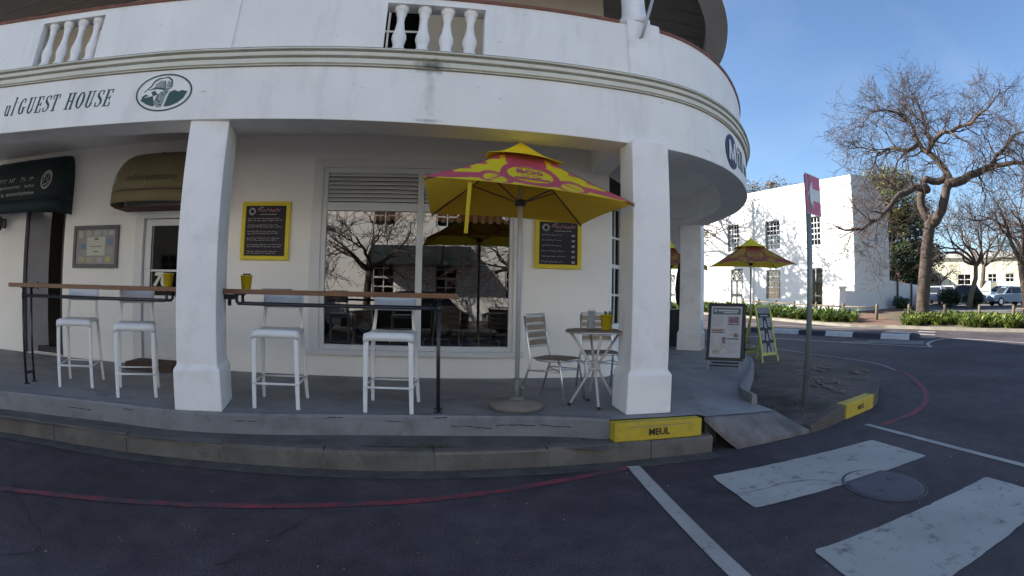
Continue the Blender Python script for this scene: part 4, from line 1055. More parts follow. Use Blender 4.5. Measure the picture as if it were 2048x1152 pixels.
# ------------------------------------------------------------------ bar counters
WOOD = mat('varnished counter wood', (.17, .075, .032), .45, .25, 3, stretch=(1, 9, 9), bump=.1, bscale=30)
WOODE = WOOD
PIPE = mat('black pipe', (.022, .022, .028), .35, .2, 15, spec=.6)
def counter(label, A, B, d, ztop, legs_u, brk):
    A, B = Vector(A), Vector(B); L = (B - A).length; U = (B - A).normalized(); N_ = Vector((-U.y, U.x))
    root = empty('bar_counter', (A.x, A.y, .352)); tag(root, label, 'bar counter', 'timber bar counters on black pipe frames')
    def P(u, v, z): q_ = A + U * u + N_ * v; return (q_.x, q_.y, z)
    mb = MB()
    for k in range(2):
        v0 = d * k / 2 + .001; v1 = d * (k + 1) / 2 - .001
        mb.hexa([P(0, v0, ztop - .045), P(L, v0, ztop - .045), P(L, v1, ztop - .045), P(0, v1, ztop - .045), P(0, v0, ztop), P(L, v0, ztop), P(L, v1, ztop), P(0, v1, ztop)])
    mb.build('counter_top', WOOD, root, bevel=.004)
    zr = ztop - .135
    b0, b1 = brk
    for v in (.06, d - .06):
        MB().tube([P(b0, v, ztop - .045), P(b0, v, zr + .02), P(b0 + (.02 if legs_u > b0 else -.02), v, zr), P(legs_u, v, zr)], .017, 8).tube([P(b0, v, ztop - .06), P(b0, v, ztop - .046)], .032, 10).build('rail', PIPE, root)
        MB().tube([P(legs_u, v, .352), P(legs_u, v, ztop - .045)], .017, 8).tube([P(legs_u, v, .352), P(legs_u, v, .362)], .045, 12).tube([P(legs_u, v, ztop - .058), P(legs_u, v, ztop - .046)], .04, 12).tube([P(legs_u, v, zr - .03), P(legs_u, v, zr + .03)], .023, 8).build('leg', PIPE, root)
    MB().tube([P(legs_u, .06, .47), P(legs_u, d - .06, .47)], .014, 8).build('foot_bar', PIPE, root)
    MB().tube([P(b1, d * .5, ztop - .05), P(b1, d * .5, ztop - .16)], .02, 8).box(P(b1, d * .5, ztop - .075), (.12, .10, .05), math.atan2(U.y, U.x)).build('bracket', PIPE, root)
    return P, U, N_
PB1, U1, N1 = counter('left bar counter of brown timber running from the doorway to the left pillar', (-4.80, 4.69), (-2.40, 4.93), .30, 1.452, .22, (2.22, 2.36))
PB2, U2, N2 = counter('right bar counter of brown timber in front of the big shop window', (-1.93, 4.91), (.305, 4.87), .29, 1.447, 2.07, (.13, .02))

# ------------------------------------------------------------------ stools
def leg_path(x0, y0, z0, x1, y1, z1): return [(x0, y0, z0), (x0 * .97 + x1 * .03, y0 * .97 + y1 * .03, z0 - .06), (x1, y1, z1)]
SEATZ = .735
def make_stool(label):
    t = empty('bar_stool', (0, 0, 0)); tag(t, label, 'bar stool', 'white metal bar stools')
    st = MB(); n = 10
    pr = []
    # seat: sheet with rolled front (towards -y)
    rows = [(-.208, -.078), (-.212, -.040), (-.200, -.010), (-.175, .0), (-.05, -.006), (.08, -.004), (.17, .004), (.185, .002)]
    vs = []; w = .212
    for (y, z) in rows:
        for k in range(n + 1):
            u = -1 + 2 * k / n; e = max(0, abs(u) - .86) / .14
            vs.append((u * w, y, SEATZ + z - .018 * e * e - .006 * (1 - u * u) * (1 if y > -.17 else 0)))
    m = len(rows)
    st.add(vs, [(j * (n + 1) + i, j * (n + 1) + i + 1, (j + 1) * (n + 1) + i + 1, (j + 1) * (n + 1) + i) for j in range(m - 1) for i in range(n)], 0, True)
    o = st.build('seat', STOOL, t, world=False); s_ = o.modifiers.new('t', 'SOLIDIFY'); s_.thickness = .012; s_.offset = -1
    for sx in (-1, 1):
        def flat(P):
            m_ = MB(); vs = []
            for (x, y, z, w_, d_) in P: vs += [(sx * x - w_ / 2, y - d_ / 2, z), (sx * x + w_ / 2, y - d_ / 2, z), (sx * x + w_ / 2, y + d_ / 2, z), (sx * x - w_ / 2, y + d_ / 2, z)]
            n_ = len(P); fs = [(3, 2, 1, 0), tuple(range(4 * n_ - 4, 4 * n_))]
            for i in range(n_ - 1):
                for k in range(4): fs.append((i * 4 + k, i * 4 + (k + 1) % 4, i * 4 + 4 + (k + 1) % 4, i * 4 + 4 + k))
            m_.add(vs, fs); m_.build('leg', STOOL, t, world=False, bevel=.006)
        flat([(.196, -.225, 0, .034, .022), (.192, -.205, .35, .040, .026), (.188, -.185, SEATZ - .05, .044, .030), (.186, -.175, SEATZ - .012, .042, .028)])
        flat([(.215, .30, 0, .030, .022), (.202, .24, .35, .034, .026), (.190, .195, SEATZ - .06, .038, .028), (.180, .19, SEATZ + .03, .034, .026), (.170, .215, SEATZ + .14, .028, .022), (.170, .235, SEATZ + .20, .024, .014)])
    f = lambda z, s_: (.188 + (.196 - .188) * (1 - z / SEATZ), -.17 - .055 * (1 - z / SEATZ)) if s_ < 0 else (.18 + .045 * (1 - z / SEATZ), .19 + .10 * (1 - z / SEATZ))
    z = .235
    (xa, ya), (xb, yb) = f(z, -1), f(z, 1)
    MB().tube([(-xa - .01, ya - .012, z), (xa + .01, ya - .012, z)], .011, 8).tube([(-xb - .005, yb - .02, z + .0), (xb + .005, yb - .02, z)], .009, 6).tube([(xa + .008, ya - .006, z), (xb, yb - .02, z)], .010, 6).tube([(-xa - .008, ya - .006, z), (-xb, yb - .02, z)], .010, 6).build('foot_rail', STOOL, t, world=False)
    br = MB(); vs = []
    for j in range(4):
        zz = SEATZ + .185 + .145 * j / 3
        for k in range(n + 1):
            u = -1 + 2 * k / n
            vs.append((u * .19, .232 + .03 * (1 - u * u) + .012 * j / 3, zz))
    br.add(vs, [(j * (n + 1) + i, j * (n + 1) + i + 1, (j + 1) * (n + 1) + i + 1, (j + 1) * (n + 1) + i) for j in range(3) for i in range(n)], 0, True)
    o = br.build('backrest', STOOL, t, world=False); s_ = o.modifiers.new('t', 'SOLIDIFY'); s_.thickness = .014; s_.offset = 0
    return t
def at(o, x, y, z, rz):
    o.matrix_basis = Matrix.Translation((x, y, z)) @ Matrix.Rotation(rz, 4, 'Z')
st1 = make_stool('leftmost white metal bar stool, tucked under the left counter near the doorway')
at(st1, -3.97, 5.17, .352, R(22))
copy_tree(st1, (-3.04, 5.05, .352), R(27), 'white metal bar stool under the left counter, right beside the left pillar')
copy_tree(st1, (-1.40, 5.10, .352), R(5), 'white metal bar stool at the right counter, in front of plain white wall')
copy_tree(st1, (-.30, 5.11, .352), R(-4), 'white metal bar stool under the right counter in front of the shop window glass')

for o in list(COL.objects):
    if o.get('category') == 'bar stool': o.matrix_basis = o.matrix_basis @ Matrix.Diagonal((1.09, 1.09, 1, 1))
# ------------------------------------------------------------------ yellow pots
def make_pot(label, kind, h=.125, r=.062):
    t = empty('yellow_pot', (0, 0, 0)); tag(t, label, 'pot', 'small yellow pots on the counters and table')
    MB().lathe([(r * .74, 0), (r * .97, h), (r * 1.04, h), (r * 1.04, h + .006), (r * .93, h + .006), (r * .70, .01), (0, .01)], (0, 0, 0), 20).build('bucket', YEL, t, world=False)
    k = MB(); rr = random.Random(kind)
    for i in range(6):
        a = rr.uniform(0, 6.28); q_ = rr.uniform(.0, .03)
        if kind % 2: k.box((q_ * math.cos(a), q_ * math.sin(a), h + .012), (.035, .03, .022), a)
        else: k.tube([(q_ * math.cos(a), q_ * math.sin(a), .03), (q_ * 1.6 * math.cos(a), q_ * 1.6 * math.sin(a), h + rr.uniform(.01, .05))], .008, 5)
    k.build('sachets', mat('dark sachets', (.10, .09, .10), .6, .5, 30) if kind % 2 else mat('green leaves of table plant', (.05, .09, .04), .7, .4, 30), t, world=False)
    return t
pt = make_pot('yellow pot on the left counter, half hidden by the left pillar', 1)
p = PB1(2.36, .15, 1.452); at(pt, *PB1(2.20, .15, 1.452), 0)
pt2 = make_pot('yellow pot with dark sachets on the right counter, beside the left pillar', 3)
p = PB2(.20, .14, 1.447); at(pt2, *p, .4)
MB_ = MB().box((0, 0, .004), (.30, .20, .008))
pm = empty('menu_card', (0, 0, 0)); tag(pm, 'dark menu card lying flat on the right counter beside the yellow pot', 'menu card')
MB().box((0, 0, .004), (.26, .18, .007)).build('cover', mat('dark menu cover', (.04, .035, .04), .5), pm, world=False)
MB().box((0.01, 0, .010), (.24, .17, .004)).build('pages', mat('menu pages', (.5, .5, .5), .7), pm, world=False)
at(pm, *PB2(.52, .14, 1.448), .05)

# ------------------------------------------------------------------ bistro chairs and table
def make_chair(label):
    t = empty('bistro_chair', (0, 0, 0)); tag(t, label, 'chair', 'slatted aluminium bistro chairs')
    # faces -y; seat round-ish
    SZ = .45
    s = MB(); n = 7
    for k in range(n):
        y = -.20 + .39 * (k + .5) / n; hw = .205 * math.sqrt(max(.35, 1 - ((y + .0) / .26)**2))
        s.box((0, y, SZ + .004), (hw * 2, .39 / n - .010, .012))
    s.build('seat_slats', TIMB, t, world=False, bevel=.003)
    ring = [(.215 * math.cos(a) * (1 if abs(math.cos(a)) < .8 else 1), .205 * math.sin(a), SZ - .008) for a in [2 * math.pi * k / 28 for k in range(29)]]
    MB().tube(ring, .012, 8).build('seat_frame', CHROME, t, world=False)
    for sx in (-1, 1):
        MB().tube([(sx * .175, -.13, SZ - .01), (sx * .20, -.17, SZ - .06), (sx * .225, -.235, 0)], .0125, 8).build('leg', CHROME, t, world=False)
        MB().tube([(sx * .185, .275, SZ + .43), (sx * .190, .235, SZ + .20), (sx * .195, .185, SZ), (sx * .205, .20, SZ - .10), (sx * .215, .31, 0)], .0125, 8).build('leg', CHROME, t, world=False)
    b_ = MB()
    for k in range(4):
        z0 = SZ + .125 + k * .078; y = .215 + .05 * (k + .5) / 4
        for j in range(5):
            u0, u1 = -1 + .4 * j, -.6 + .4 * j
            b_.hexa([(u0 * .178, y + .02 * (1 - u0 * u0) - .005, z0), (u1 * .178, y + .02 * (1 - u1 * u1) - .005, z0), (u1 * .178, y + .02 * (1 - u1 * u1) + .005, z0), (u0 * .178, y + .02 * (1 - u0 * u0) + .005, z0),
                     (u0 * .178, y + .02 * (1 - u0 * u0) + .005, z0 + .052), (u1 * .178, y + .02 * (1 - u1 * u1) + .005, z0 + .052), (u1 * .178, y + .02 * (1 - u1 * u1) + .015, z0 + .052), (u0 * .178, y + .02 * (1 - u0 * u0) + .015, z0 + .052)])
    b_.build('back_slats', mat('weathered back slats', (.30, .225, .155), .6, .15, 8, stretch=(1, 8, 4)), t, world=False)
    f = MB()
    for k in range(6):
        z0 = SZ + .112 + k * .0775 if k < 5 else SZ + .445
        y = .208 + .055 * min(k, 5) / 4.6
        f.tube([(-.183, y, z0), (0, y + .022, z0), (.183, y, z0)], .0065 if k < 5 else .010, 6)
    f.build('back_frame', CHROME, t, world=False)
    MB().tube([(-.20, -.18, SZ - .12), (.20, .21, SZ - .12)], .007, 6).tube([(.20, -.18, SZ - .125), (-.20, .21, SZ - .125)], .007, 6).tube([(-.208, -.19, SZ - .12), (-.208, .21, SZ - .12)], .007, 6).tube([(.208, -.19, SZ - .12), (.208, .21, SZ - .12)], .007, 6).build('brace', CHROME, t, world=False)
    return t
c1 = make_chair('slatted bistro chair between the parasol pole and the round table, side on')
at(c1, 1.36, 5.44, .352, R(46))
copy_tree(c1, (2.02, 5.98, .352), R(-6), 'slatted bistro chair behind the round table, half hidden by the right pillar')
copy_tree(c1, (-.75, 7.85, .37), R(150), 'slatted chair inside the dining room behind the left window pane', 'chairs inside the dining room')
copy_tree(c1, (.25, 7.75, .37), R(200), 'slatted chair inside the dining room, left behind the right window pane', 'chairs inside the dining room')
copy_tree(c1, (.85, 7.95, .37), R(120), 'slatted chair inside the dining room, at the right edge of the window', 'chairs inside the dining room')
tb = empty('bistro_table', (1.69, 5.16, .352)); tag(tb, 'round bistro table with dark slatted top on crossed pale metal legs', 'table')
t_ = MB(); t_.lathe([(0, .742), (.295, .742), (.295, .76), (0, .76)], (1.69, 5.16, .352), 40, smooth=False)
for k in range(-4, 5): t_.bar((1.69 - math.sqrt(.29**2 - (k * .06)**2), 5.16 + k * .062, .352 + .7615), (1.69 + math.sqrt(.29**2 - (k * .06)**2), 5.16 + k * .062, .352 + .7615), .052, .004)
t_.build('tabletop', TIMB, tb)
MB().tube([(1.69 + .30 * math.cos(a), 5.16 + .30 * math.sin(a), .352 + .745) for a in [2 * math.pi * k / 36 for k in range(37)]], .009, 8).build('rim', CHROME, tb)
PALEM = mat('pale leg paint', (.60, .58, .54), .45, .05, 8)
for a in (R(-95), R(-5), R(85), R(175)):
    c, s_ = math.cos(a), math.sin(a)
    lg = MB().tube([(1.69 + .25 * c, 5.16 + .25 * s_, .352 + .735), (1.69 + .05 * c, 5.16 + .05 * s_, .352 + .44), (1.69 + .04 * c, 5.16 + .04 * s_, .352 + .36), (1.69 + .24 * c, 5.16 + .24 * s_, .352 + .02)], .014, 8).build('leg', PALEM, tb)
    MB().tube([(1.69 + .24 * c, 5.16 + .24 * s_, .352 + .03), (1.69 + .247 * c, 5.16 + .247 * s_, .353)], .018, 8).build('rubber_foot', BLACKM, lg)
MB().lathe([(.0, .36), (.062, .36), (.062, .385), (0, .385)], (1.69, 5.16, .352), 16).lathe([(.0, .43), (.058, .43), (.058, .45), (0, .45)], (1.69, 5.16, .352), 16).build('collar', PALEM, tb)
pt3 = make_pot('yellow pot with a little green plant on the round table', 2, .145, .066)
at(pt3, 1.79, 5.12, .352 + .766, 0)
ms = empty('menu_stand', (1.66, 5.22, 1.118)); tag(ms, 'clear menu stand standing behind the yellow pot on the round table', 'menu stand')
MB().box((1.66, 5.22, 1.118), (.10, .06, .012), R(20), base=True).build('base', CHROME, ms)
MB().box((1.66, 5.22, 1.13), (.095, .006, .17), R(20), base=True).build('card', mat('greyish menu card', (.38, .40, .40), .4, .25, 12), ms)
MB().tube([(1.62, 5.20, 1.13), (1.62, 5.20, 1.31), (1.70, 5.235, 1.31), (1.70, 5.235, 1.13)], .004, 6).build('wire', CHROME, ms)

# ------------------------------------------------------------------ parasols
def panel_pattern(x, v):
    """signed value on a parasol panel: >0 magenta. x across in units of half edge length, v 0 edge .. 1 apex"""
    def sd_ell(cx, cy, rx, ry): return (math.hypot((x - cx) / rx, (v - cy) / ry) - 1) * min(rx, ry)
    hw = 1 - v
    ax = abs(x)
    d = hw - ax                                   # distance to the hip seam
    vb = .27 * ((1 - ax) / .62)**.9 if ax > .38 else .27 + (.38 - ax) * .55
    band = (.060 + .03 * ax) - abs(v - vb) if ax > .16 else -1
    e_in = sd_ell(0, .43, .235, .20)
    e_out = sd_ell(0, .39, .30, .315)
    m = max(band, -e_out)
    m = max(m, min(v - .64, .21 - ax))
    for sx in (-1, 1):                            # the two leaves below the band
        lx, ly = x * sx - .385, v - .19
        rl = math.hypot(lx / .135, ly / .175) - 1 + .8 * lx
        if rl < 0: m = min(m, rl * .1) if rl < -.1 else m
        m = max(m, .020 - abs(rl) * .11)
        if rl < 0: m = max(m, .013 - abs(lx * .8 + ly * .5))
    jag = .018 + .055 * max(0, math.sin(v * 40)) * max(0, math.sin(v * 3.3))
    m = max(m, jag - d)
    if e_in < 0: m = e_in
    if v < .03 and ax < .9: m = min(m, v - .03)
    return m
def canopy_mat(name='yellow and magenta canopy', yc=(.93, .76, .02), mc=(.64, .055, .17)):
    m, N, L, b = node_mat(name)
    a = N.new('ShaderNodeAttribute'); a.attribute_name = 'pat'
    r = N.new('ShaderNodeMapRange'); r.inputs['From Min'].default_value = -.004; r.inputs['From Max'].default_value = .004
    L.new(a.outputs['Fac'], r.inputs['Value'])
    mx = N.new('ShaderNodeMixRGB'); L.new(r.outputs[0], mx.inputs[0]); mx.inputs[1].default_value = (*yc, 1); mx.inputs[2].default_value = (*mc, 1)
    n = N.new('ShaderNodeTexNoise'); n.inputs['Scale'].default_value = 3
    tc = N.new('ShaderNodeTexCoord'); L.new(tc.outputs['Object'], n.inputs[0])
    rr = N.new('ShaderNodeMapRange'); rr.inputs['To Min'].default_value = .88; rr.inputs['To Max'].default_value = 1.1; L.new(n.outputs[0], rr.inputs['Value'])
    m2 = N.new('ShaderNodeMixRGB'); m2.blend_type = 'MULTIPLY'; m2.inputs[0].default_value = 1; L.new(mx.outputs[0], m2.inputs[1]); L.new(rr.outputs[0], m2.inputs[2])
    ge = N.new('ShaderNodeNewGeometry'); m3 = N.new('ShaderNodeMixRGB'); L.new(ge.outputs['Backfacing'], m3.inputs[0]); L.new(m2.outputs[0], m3.inputs[1]); m3.inputs[2].default_value = (.80, .50, .04, 1)
    L.new(m3.outputs[0], b.inputs['Base Color']); b.inputs['Roughness'].default_value = .8
    tr = N.new('ShaderNodeBsdfTranslucent'); tr.inputs[0].default_value = (.88, .54, .03, 1)
    ms_ = N.new('ShaderNodeMixShader'); ms_.inputs[0].default_value = .38
    o = [q for q in N if q.type == 'OUTPUT_MATERIAL'][0]
    L.new(b.outputs[0], ms_.inputs[1]); L.new(tr.outputs[0], ms_.inputs[2]); L.new(ms_.outputs[0], o.inputs[0])
    return m
CANO = canopy_mat(); CANO_F = canopy_mat('darker orange yellow canopy', (.50, .33, .045), (.36, .05, .085))  # far parasols get a darker, more orange copy of the canopy colours
YCAN = mat('yellow canvas', (.86, .66, .015), .8, .1, 4)
UNDER = mat('yellow canvas underside', (.50, .37, .012), .85, .12, 4)
def parasol(label, c, corners, zap, base_z, capr=.40, nres=70, strap=False, text=True, n_base=True, sag=.05):
    """corners: four xyz points counter clockwise from the left front one"""
    root = empty('parasol', (c[0], c[1], base_z)); tag(root, label, 'parasol', 'yellow and magenta parasols')
    A = Vector((c[0], c[1], zap)); Q = [Vector(q_) for q_ in corners]
    vs = []; fs = []; pat = []
    for k in range(4):
        P0, P1 = Q[k], Q[(k + 1) % 4]; o = len(vs); n = nres
        for j in range(n + 1):
            v = j / n * .97
            for i in range(n + 1):
                u = -1 + 2 * i / n
                e = P0.lerp(P1, (u + 1) / 2)
                pnt = e.lerp(A, v)
                s_ = (1 - abs(u)**2) * math.sin(math.pi * min(1, v * 1.0))
                pnt.z -= sag * s_ * 1.0
                pnt.z += .02 * (1 - u * u) * (1 - v) - .035 * math.sin(math.pi * v) 
                vs.append(pnt); pat.append(panel_pattern(u * (1 - v), v))
        for j in range(n):
            for i in range(n): fs.append((o + j * (n + 1) + i, o + j * (n + 1) + i + 1, o + (j + 1) * (n + 1) + i + 1, o + (j + 1) * (n + 1) + i))
    mb = MB(); mb.add(vs, fs, 0, True)
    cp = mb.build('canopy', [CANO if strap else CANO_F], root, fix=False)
    at_ = cp.data.attributes.new('pat', 'FLOAT', 'POINT'); at_.data.foreach_set('value', pat)
    # vent cap
    cm = MB(); vs = []; n = 12; fs = []
    Az = A + Vector((0, 0, .035))
    for k in range(4):
        P0, P1 = A.lerp(Q[k], capr), A.lerp(Q[(k + 1) % 4], capr); o = len(vs)
        for j in range(n + 1):
            for i in range(n + 1):
                u = -1 + 2 * i / n; v = j / n
                e = P0.lerp(P1, (u + 1) / 2); pnt = e.lerp(Az, v); pnt.z += .035 * (1 - v) + .035 * (1 - u * u) * (1 - v) * (1 - v) - .03 * math.sin(math.pi * v)
                vs.append(pnt)
        for j in range(n):
            for i in range(n): fs.append((o + j * (n + 1) + i, o + j * (n + 1) + i + 1, o + (j + 1) * (n + 1) + i + 1, o + (j + 1) * (n + 1) + i))
    cm.add(vs, fs, 0, True); o = cm.build('vent_cap', YCAN, root, fix=False); sd3 = o.modifiers.new('t', 'SOLIDIFY'); sd3.thickness = .004
    zc = sum(q_.z for q_ in Q) / 4
    POLE = mat('grey parasol pole', (.40, .40, .39), .45, .05, 10)
    MB().tube([(c[0], c[1], base_z + .1), (c[0], c[1], zap + .02)], .0225, 12).build('pole', POLE, root)
    hz = zc + .03
    MB().lathe([(.03, 0), (.055, .01), (.055, .06), (.03, .07)], (c[0], c[1], hz - .03), 12).build('hub', BLACKM, root)
    for q_ in Q:
        e = A.lerp(q_, .985); e.z -= .025
        mm = A.lerp(q_, .5); 
        MB().bar(A - Vector((0, 0, .05)) , e - Vector((0, 0, .004)), .012, .016).build('rib', mat('dark parasol rib', (.11, .085, .06), .6), root)
        MB().bar((c[0], c[1], hz), (mm.x, mm.y, mm.z - .06), .010, .014).build('strut', mat('dark parasol rib', (.11, .085, .06), .6), root)
    if strap:
        sp = Q[0].lerp(Q[1], .19); sp.z -= .0; sp = sp.lerp(A, .02)
        sp = sp + Vector((0, .02, -.01)); MB().bar(sp, sp + Vector((-.02, .02, -.40)), .030, .004, up=(0, 1, 0)).build('strap', UNDER, root)
    if text:
        P0, P1 = Q[0], Q[1]; U_ = (P1 - P0).normalized(); mid_ = P0.lerp(P1, .5); W_ = (A - mid_).normalized(); Nn = U_.cross(W_)
        def onp(v): 
            q_ = mid_.lerp(A, v); q_.z += -sag * math.sin(math.pi * v) + .02 * (1 - v) - .035 * math.sin(math.pi * v); return q_ + Nn * .012
        t2 = MB(); MAG = mat('magenta print', (.42, .035, .16), .8)
        text_on(t2, 'BOS', .115, onp(.50), U_, W_, xs_=1.25, ext=.0005, offset=.002)
        text_on(t2, 'ICE TEA', .058, onp(.385), U_, W_, ext=.0005)
        for w_ in (-.03, .03):
            t2.bar(onp(.31) - U_ * .17 + W_ * w_ * .3, onp(.31) + U_ * .17 + W_ * w_ * .3, .003, .010, up=W_)
        t2.bar(onp(.585) - U_ * .13, onp(.585) + U_ * .13, .003, .008, up=W_)
        t2.build('lettering', MAG, root)
    if n_base:
        MB().lathe([(.0, 0), (.245, 0), (.262, .015), (.262, .045), (.245, .065), (.07, .085), (.05, .10), (.0, .10)], (c[0], c[1], base_z), 36).build('base', mat('concrete parasol base', (.19, .175, .15), .9, .15, 6, bump=.3), root)
        MB().tube([(c[0], c[1], base_z + .09), (c[0], c[1], base_z + .30)], .032, 12).tube([(c[0] + .03, c[1] - .02, base_z + .21), (c[0] + .065, c[1] - .045, base_z + .21)], .022, 8).lathe([(.07, .085), (.075, .10), (.03, .12)], (c[0], c[1], base_z), 16).build('tube_clamp', mat('dull grey clamp', (.16, .17, .15), .5), root)
    return root
parasol('large yellow and magenta parasol in front of the shop window, nearest of all', (.90, 5.12),
        [(-.035, 4.05, 2.325), (1.845, 4.50, 2.28), (1.80, 6.08, 2.28), (.05, 5.86, 2.30)], 2.915, .352, strap=True)
def sq(cx, cy, h, rz, z): return [(cx + a * math.cos(rz) - b_ * math.sin(rz), cy + a * math.sin(rz) + b_ * math.cos(rz), z) for a, b_ in ((-h, -h), (h, -h), (h, h), (-h, h))]
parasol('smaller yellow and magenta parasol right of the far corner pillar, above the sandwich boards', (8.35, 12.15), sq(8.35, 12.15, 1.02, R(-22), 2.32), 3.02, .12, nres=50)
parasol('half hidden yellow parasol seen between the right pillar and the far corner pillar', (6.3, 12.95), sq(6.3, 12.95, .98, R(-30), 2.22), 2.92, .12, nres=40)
# folded dark cover hanging under that parasol, and the dark planter
cv = MB(); rr = random.Random(5)
hc = empty('folded_umbrella', (6.0, 12.1, .36)); tag(hc, 'dark folded umbrella with ragged hem standing beside the black planter', 'folded umbrella')
cv.lathe([(.02, .98), (.07, .92), (.12, 1.05), (.13, 1.3), (.11, 1.6), (.05, 1.9), (.02, 1.95)], (6.06, 11.9, .352), 9, smooth=False)
cv.build('cloth', mat('charcoal umbrella cloth', (.022, .022, .026), .85, .2, 8), hc)
MB().tube([(6.06, 11.9, .352), (6.06, 11.9, 1.4)], .02, 8).build('pole', BLACKM, hc)
MB().lathe([(.0, 0), (.2, 0), (.2, .05), (.04, .08)], (6.06, 11.9, .352), 20).build('base', BLACKM, hc)
pl = empty('planter_screen', (5.5, 11.3, .352)); tag(pl, 'waist high black planter screen between the right pillar and the far corner pillar', 'planter')
MB().box((5.52, 11.35, .352), (.55, .32, .80), R(-30), base=True).build('panel', mat('blue black panel', (.02, .022, .028), .5, .2, 4), pl, bevel=.01)
MB().box((5.52, 11.35, 1.152), (.60, .36, .03), R(-30), base=True).build('ledge', BLACKM, pl)
yc = empty('yellow_crate', (5.95, 9.75, .35)); tag(yc, 'stack of yellow slatted crates standing against the far corner pillar', 'crate')
for k in range(3):
    m_ = MB()
    for (a, b_, w, d_) in ((0, -.14, .34, .02), (0, .14, .34, .02), (-.16, 0, .02, .27), (.16, 0, .02, .27)):
        cs, sn = math.cos(R(-38)), math.sin(R(-38))
        for z in (0, .075, .15): m_.box((5.95 + a * cs - b_ * sn, 9.75 + a * sn + b_ * cs, .352 + k * .215 + z), (w, d_, .058), R(-38), base=True)
    m_.box((5.95, 9.75, .352 + k * .215), (.30, .26, .012), R(-38), base=True)
    m_.build('crate', mat('dull yellow crate', (.48, .33, .02), .6, .15, 8), yc)

# ------------------------------------------------------------------ wall boards
CHALK = mat('chalkboard', (.028, .024, .030), .75, .25, 5)
CH_W = mat('chalk writing', (.34, .33, .36), .9, .25, 20)
CH_P = mat('pink chalk', (.42, .20, .22), .9, .2, 20)
def menu_board(label, x0, x1, z0, z1, seed, prices):
    t = empty('menu_board', ((x0 + x1) / 2, 6.99, z0)); tag(t, label, 'menu board', 'yellow framed chalk menu boards')
    y = 6.97; fw = .055
    f_ = MB()
    for (a, b_, c, d) in ((x0, x1, z0, z0 + fw), (x0, x1, z1 - fw, z1), (x0, x0 + fw, z0 + fw, z1 - fw), (x1 - fw, x1, z0 + fw, z1 - fw)):
        f_.hexa([(a, 6.955, c), (b_, 6.955, c), (b_, 7.0, c), (a, 7.0, c), (a, 6.955, d), (b_, 6.955, d), (b_, 7.0, d), (a, 7.0, d)])
    f_.build('frame', YEL, t, bevel=.004)
    MB().hexa([(x0 + fw, y, z0 + fw), (x1 - fw, y, z0 + fw), (x1 - fw, 6.998, z0 + fw), (x0 + fw, 6.998, z0 + fw), (x0 + fw, y, z1 - fw), (x1 - fw, y, z1 - fw), (x1 - fw, 6.998, z1 - fw), (x0 + fw, 6.998, z1 - fw)]).build('board', CHALK, t)
    rr = random.Random(seed); w = MB(); a, b_ = x0 + fw + .03, x1 - fw - .03; yy = y - .003
    for i in range(20):
        a0, a1 = 2 * math.pi * i / 20, 2 * math.pi * (i + 1) / 20
        w.quad(*[(a + .06 + r_ * math.cos(q_), yy, z1 - fw - .075 + r_ * math.sin(q_)) for q_, r_ in ((a0, .05), (a1, .05), (a1, .027), (a0, .027))])
    # flourish heading
    P = [(a + .14 + k * .012, z1 - fw - .06 + .022 * math.sin(k * 1.7) + .008 * math.sin(k * .6)) for k in range(28)]
    for r_ in ribbon(P, [.011] * len(P)): w.quad(*[(x, yy, z) for x, z in r_], 1 if True else 0)
    for r_ in ribbon([(a + .16, z1 - fw - .04), (a + .18, z1 - fw - .022), (a + .22, z1 - fw - .02)], [.012] * 3): w.quad(*[(x, yy, z) for x, z in r_])
    P = [(a + .17 + k * .02, z1 - fw - .115) for k in range(13)]
    for r_ in ribbon(P, [.009] * len(P)): w.quad(*[(x, yy, z) for x, z in r_])
    z = z1 - fw - .17
    while z > z0 + fw + .035:
        for row in range(2 if not prices else 1):
            x = a; e = b_ - (0 if not prices else .13) - rr.uniform(0, .12)
            while x < e:
                l_ = rr.uniform(.02, .07)
                x2 = min(x + l_, e); n = max(2, int((x2 - x) / .008))
                P = [(x + (x2 - x) * k / n, z + rr.uniform(-.008, .008)) for k in range(n + 1)]
                for r_ in ribbon(P, [.0075] * len(P)): w.quad(*[(xx, yy, zz) for xx, zz in r_], 1 if (row == 0 and rr.random() < .15) else 0)
                x = x2 + .012
            z -= .026
        if prices:
            w.quad((b_ - .05, yy, z + .01), (b_ - .005, yy, z + .01), (b_ - .005, yy, z + .04), (b_ - .05, yy, z + .035))
            z -= .045
        else: z -= .034
    w.build('chalk_writing', [CH_W, CH_P], t, fix=False)
menu_board('yellow framed chalk menu on the white wall left of the shop window', -2.49, -1.80, 1.83, 2.60, 11, False)
menu_board('yellow framed chalk menu on the wall right of the shop window, partly behind the parasol', 1.43, 2.06, 1.80, 2.47, 12, True)
nb = empty('notice_board', (-5.03, 6.98, 1.7)); tag(nb, 'grey framed notice board with pinned cards on the wall between the two doors', 'notice board')
f_ = MB()
for (a, b_, c, d) in ((-5.49, -4.56, 1.70, 1.755), (-5.49, -4.56, 2.265, 2.32), (-5.49, -5.435, 1.755, 2.265), (-4.615, -4.56, 1.755, 2.265)):
    f_.hexa([(a, 6.95, c), (b_, 6.95, c), (b_, 7.0, c), (a, 7.0, c), (a, 6.95, d), (b_, 6.95, d), (b_, 7.0, d), (a, 7.0, d)])
f_.build('frame', mat('grey notice frame', (.11, .11, .115), .5), nb, bevel=.004)
MB().hexa([(-5.435, 6.975, 1.755), (-4.615, 6.975, 1.755), (-4.615, 6.99, 1.755), (-5.435, 6.99, 1.755), (-5.435, 6.975, 2.265), (-4.615, 6.975, 2.265), (-4.615, 6.99, 2.265), (-5.435, 6.99, 2.265)]).build('backing', mat('pin board', (.33, .32, .31), .8), nb)
rr = random.Random(4)
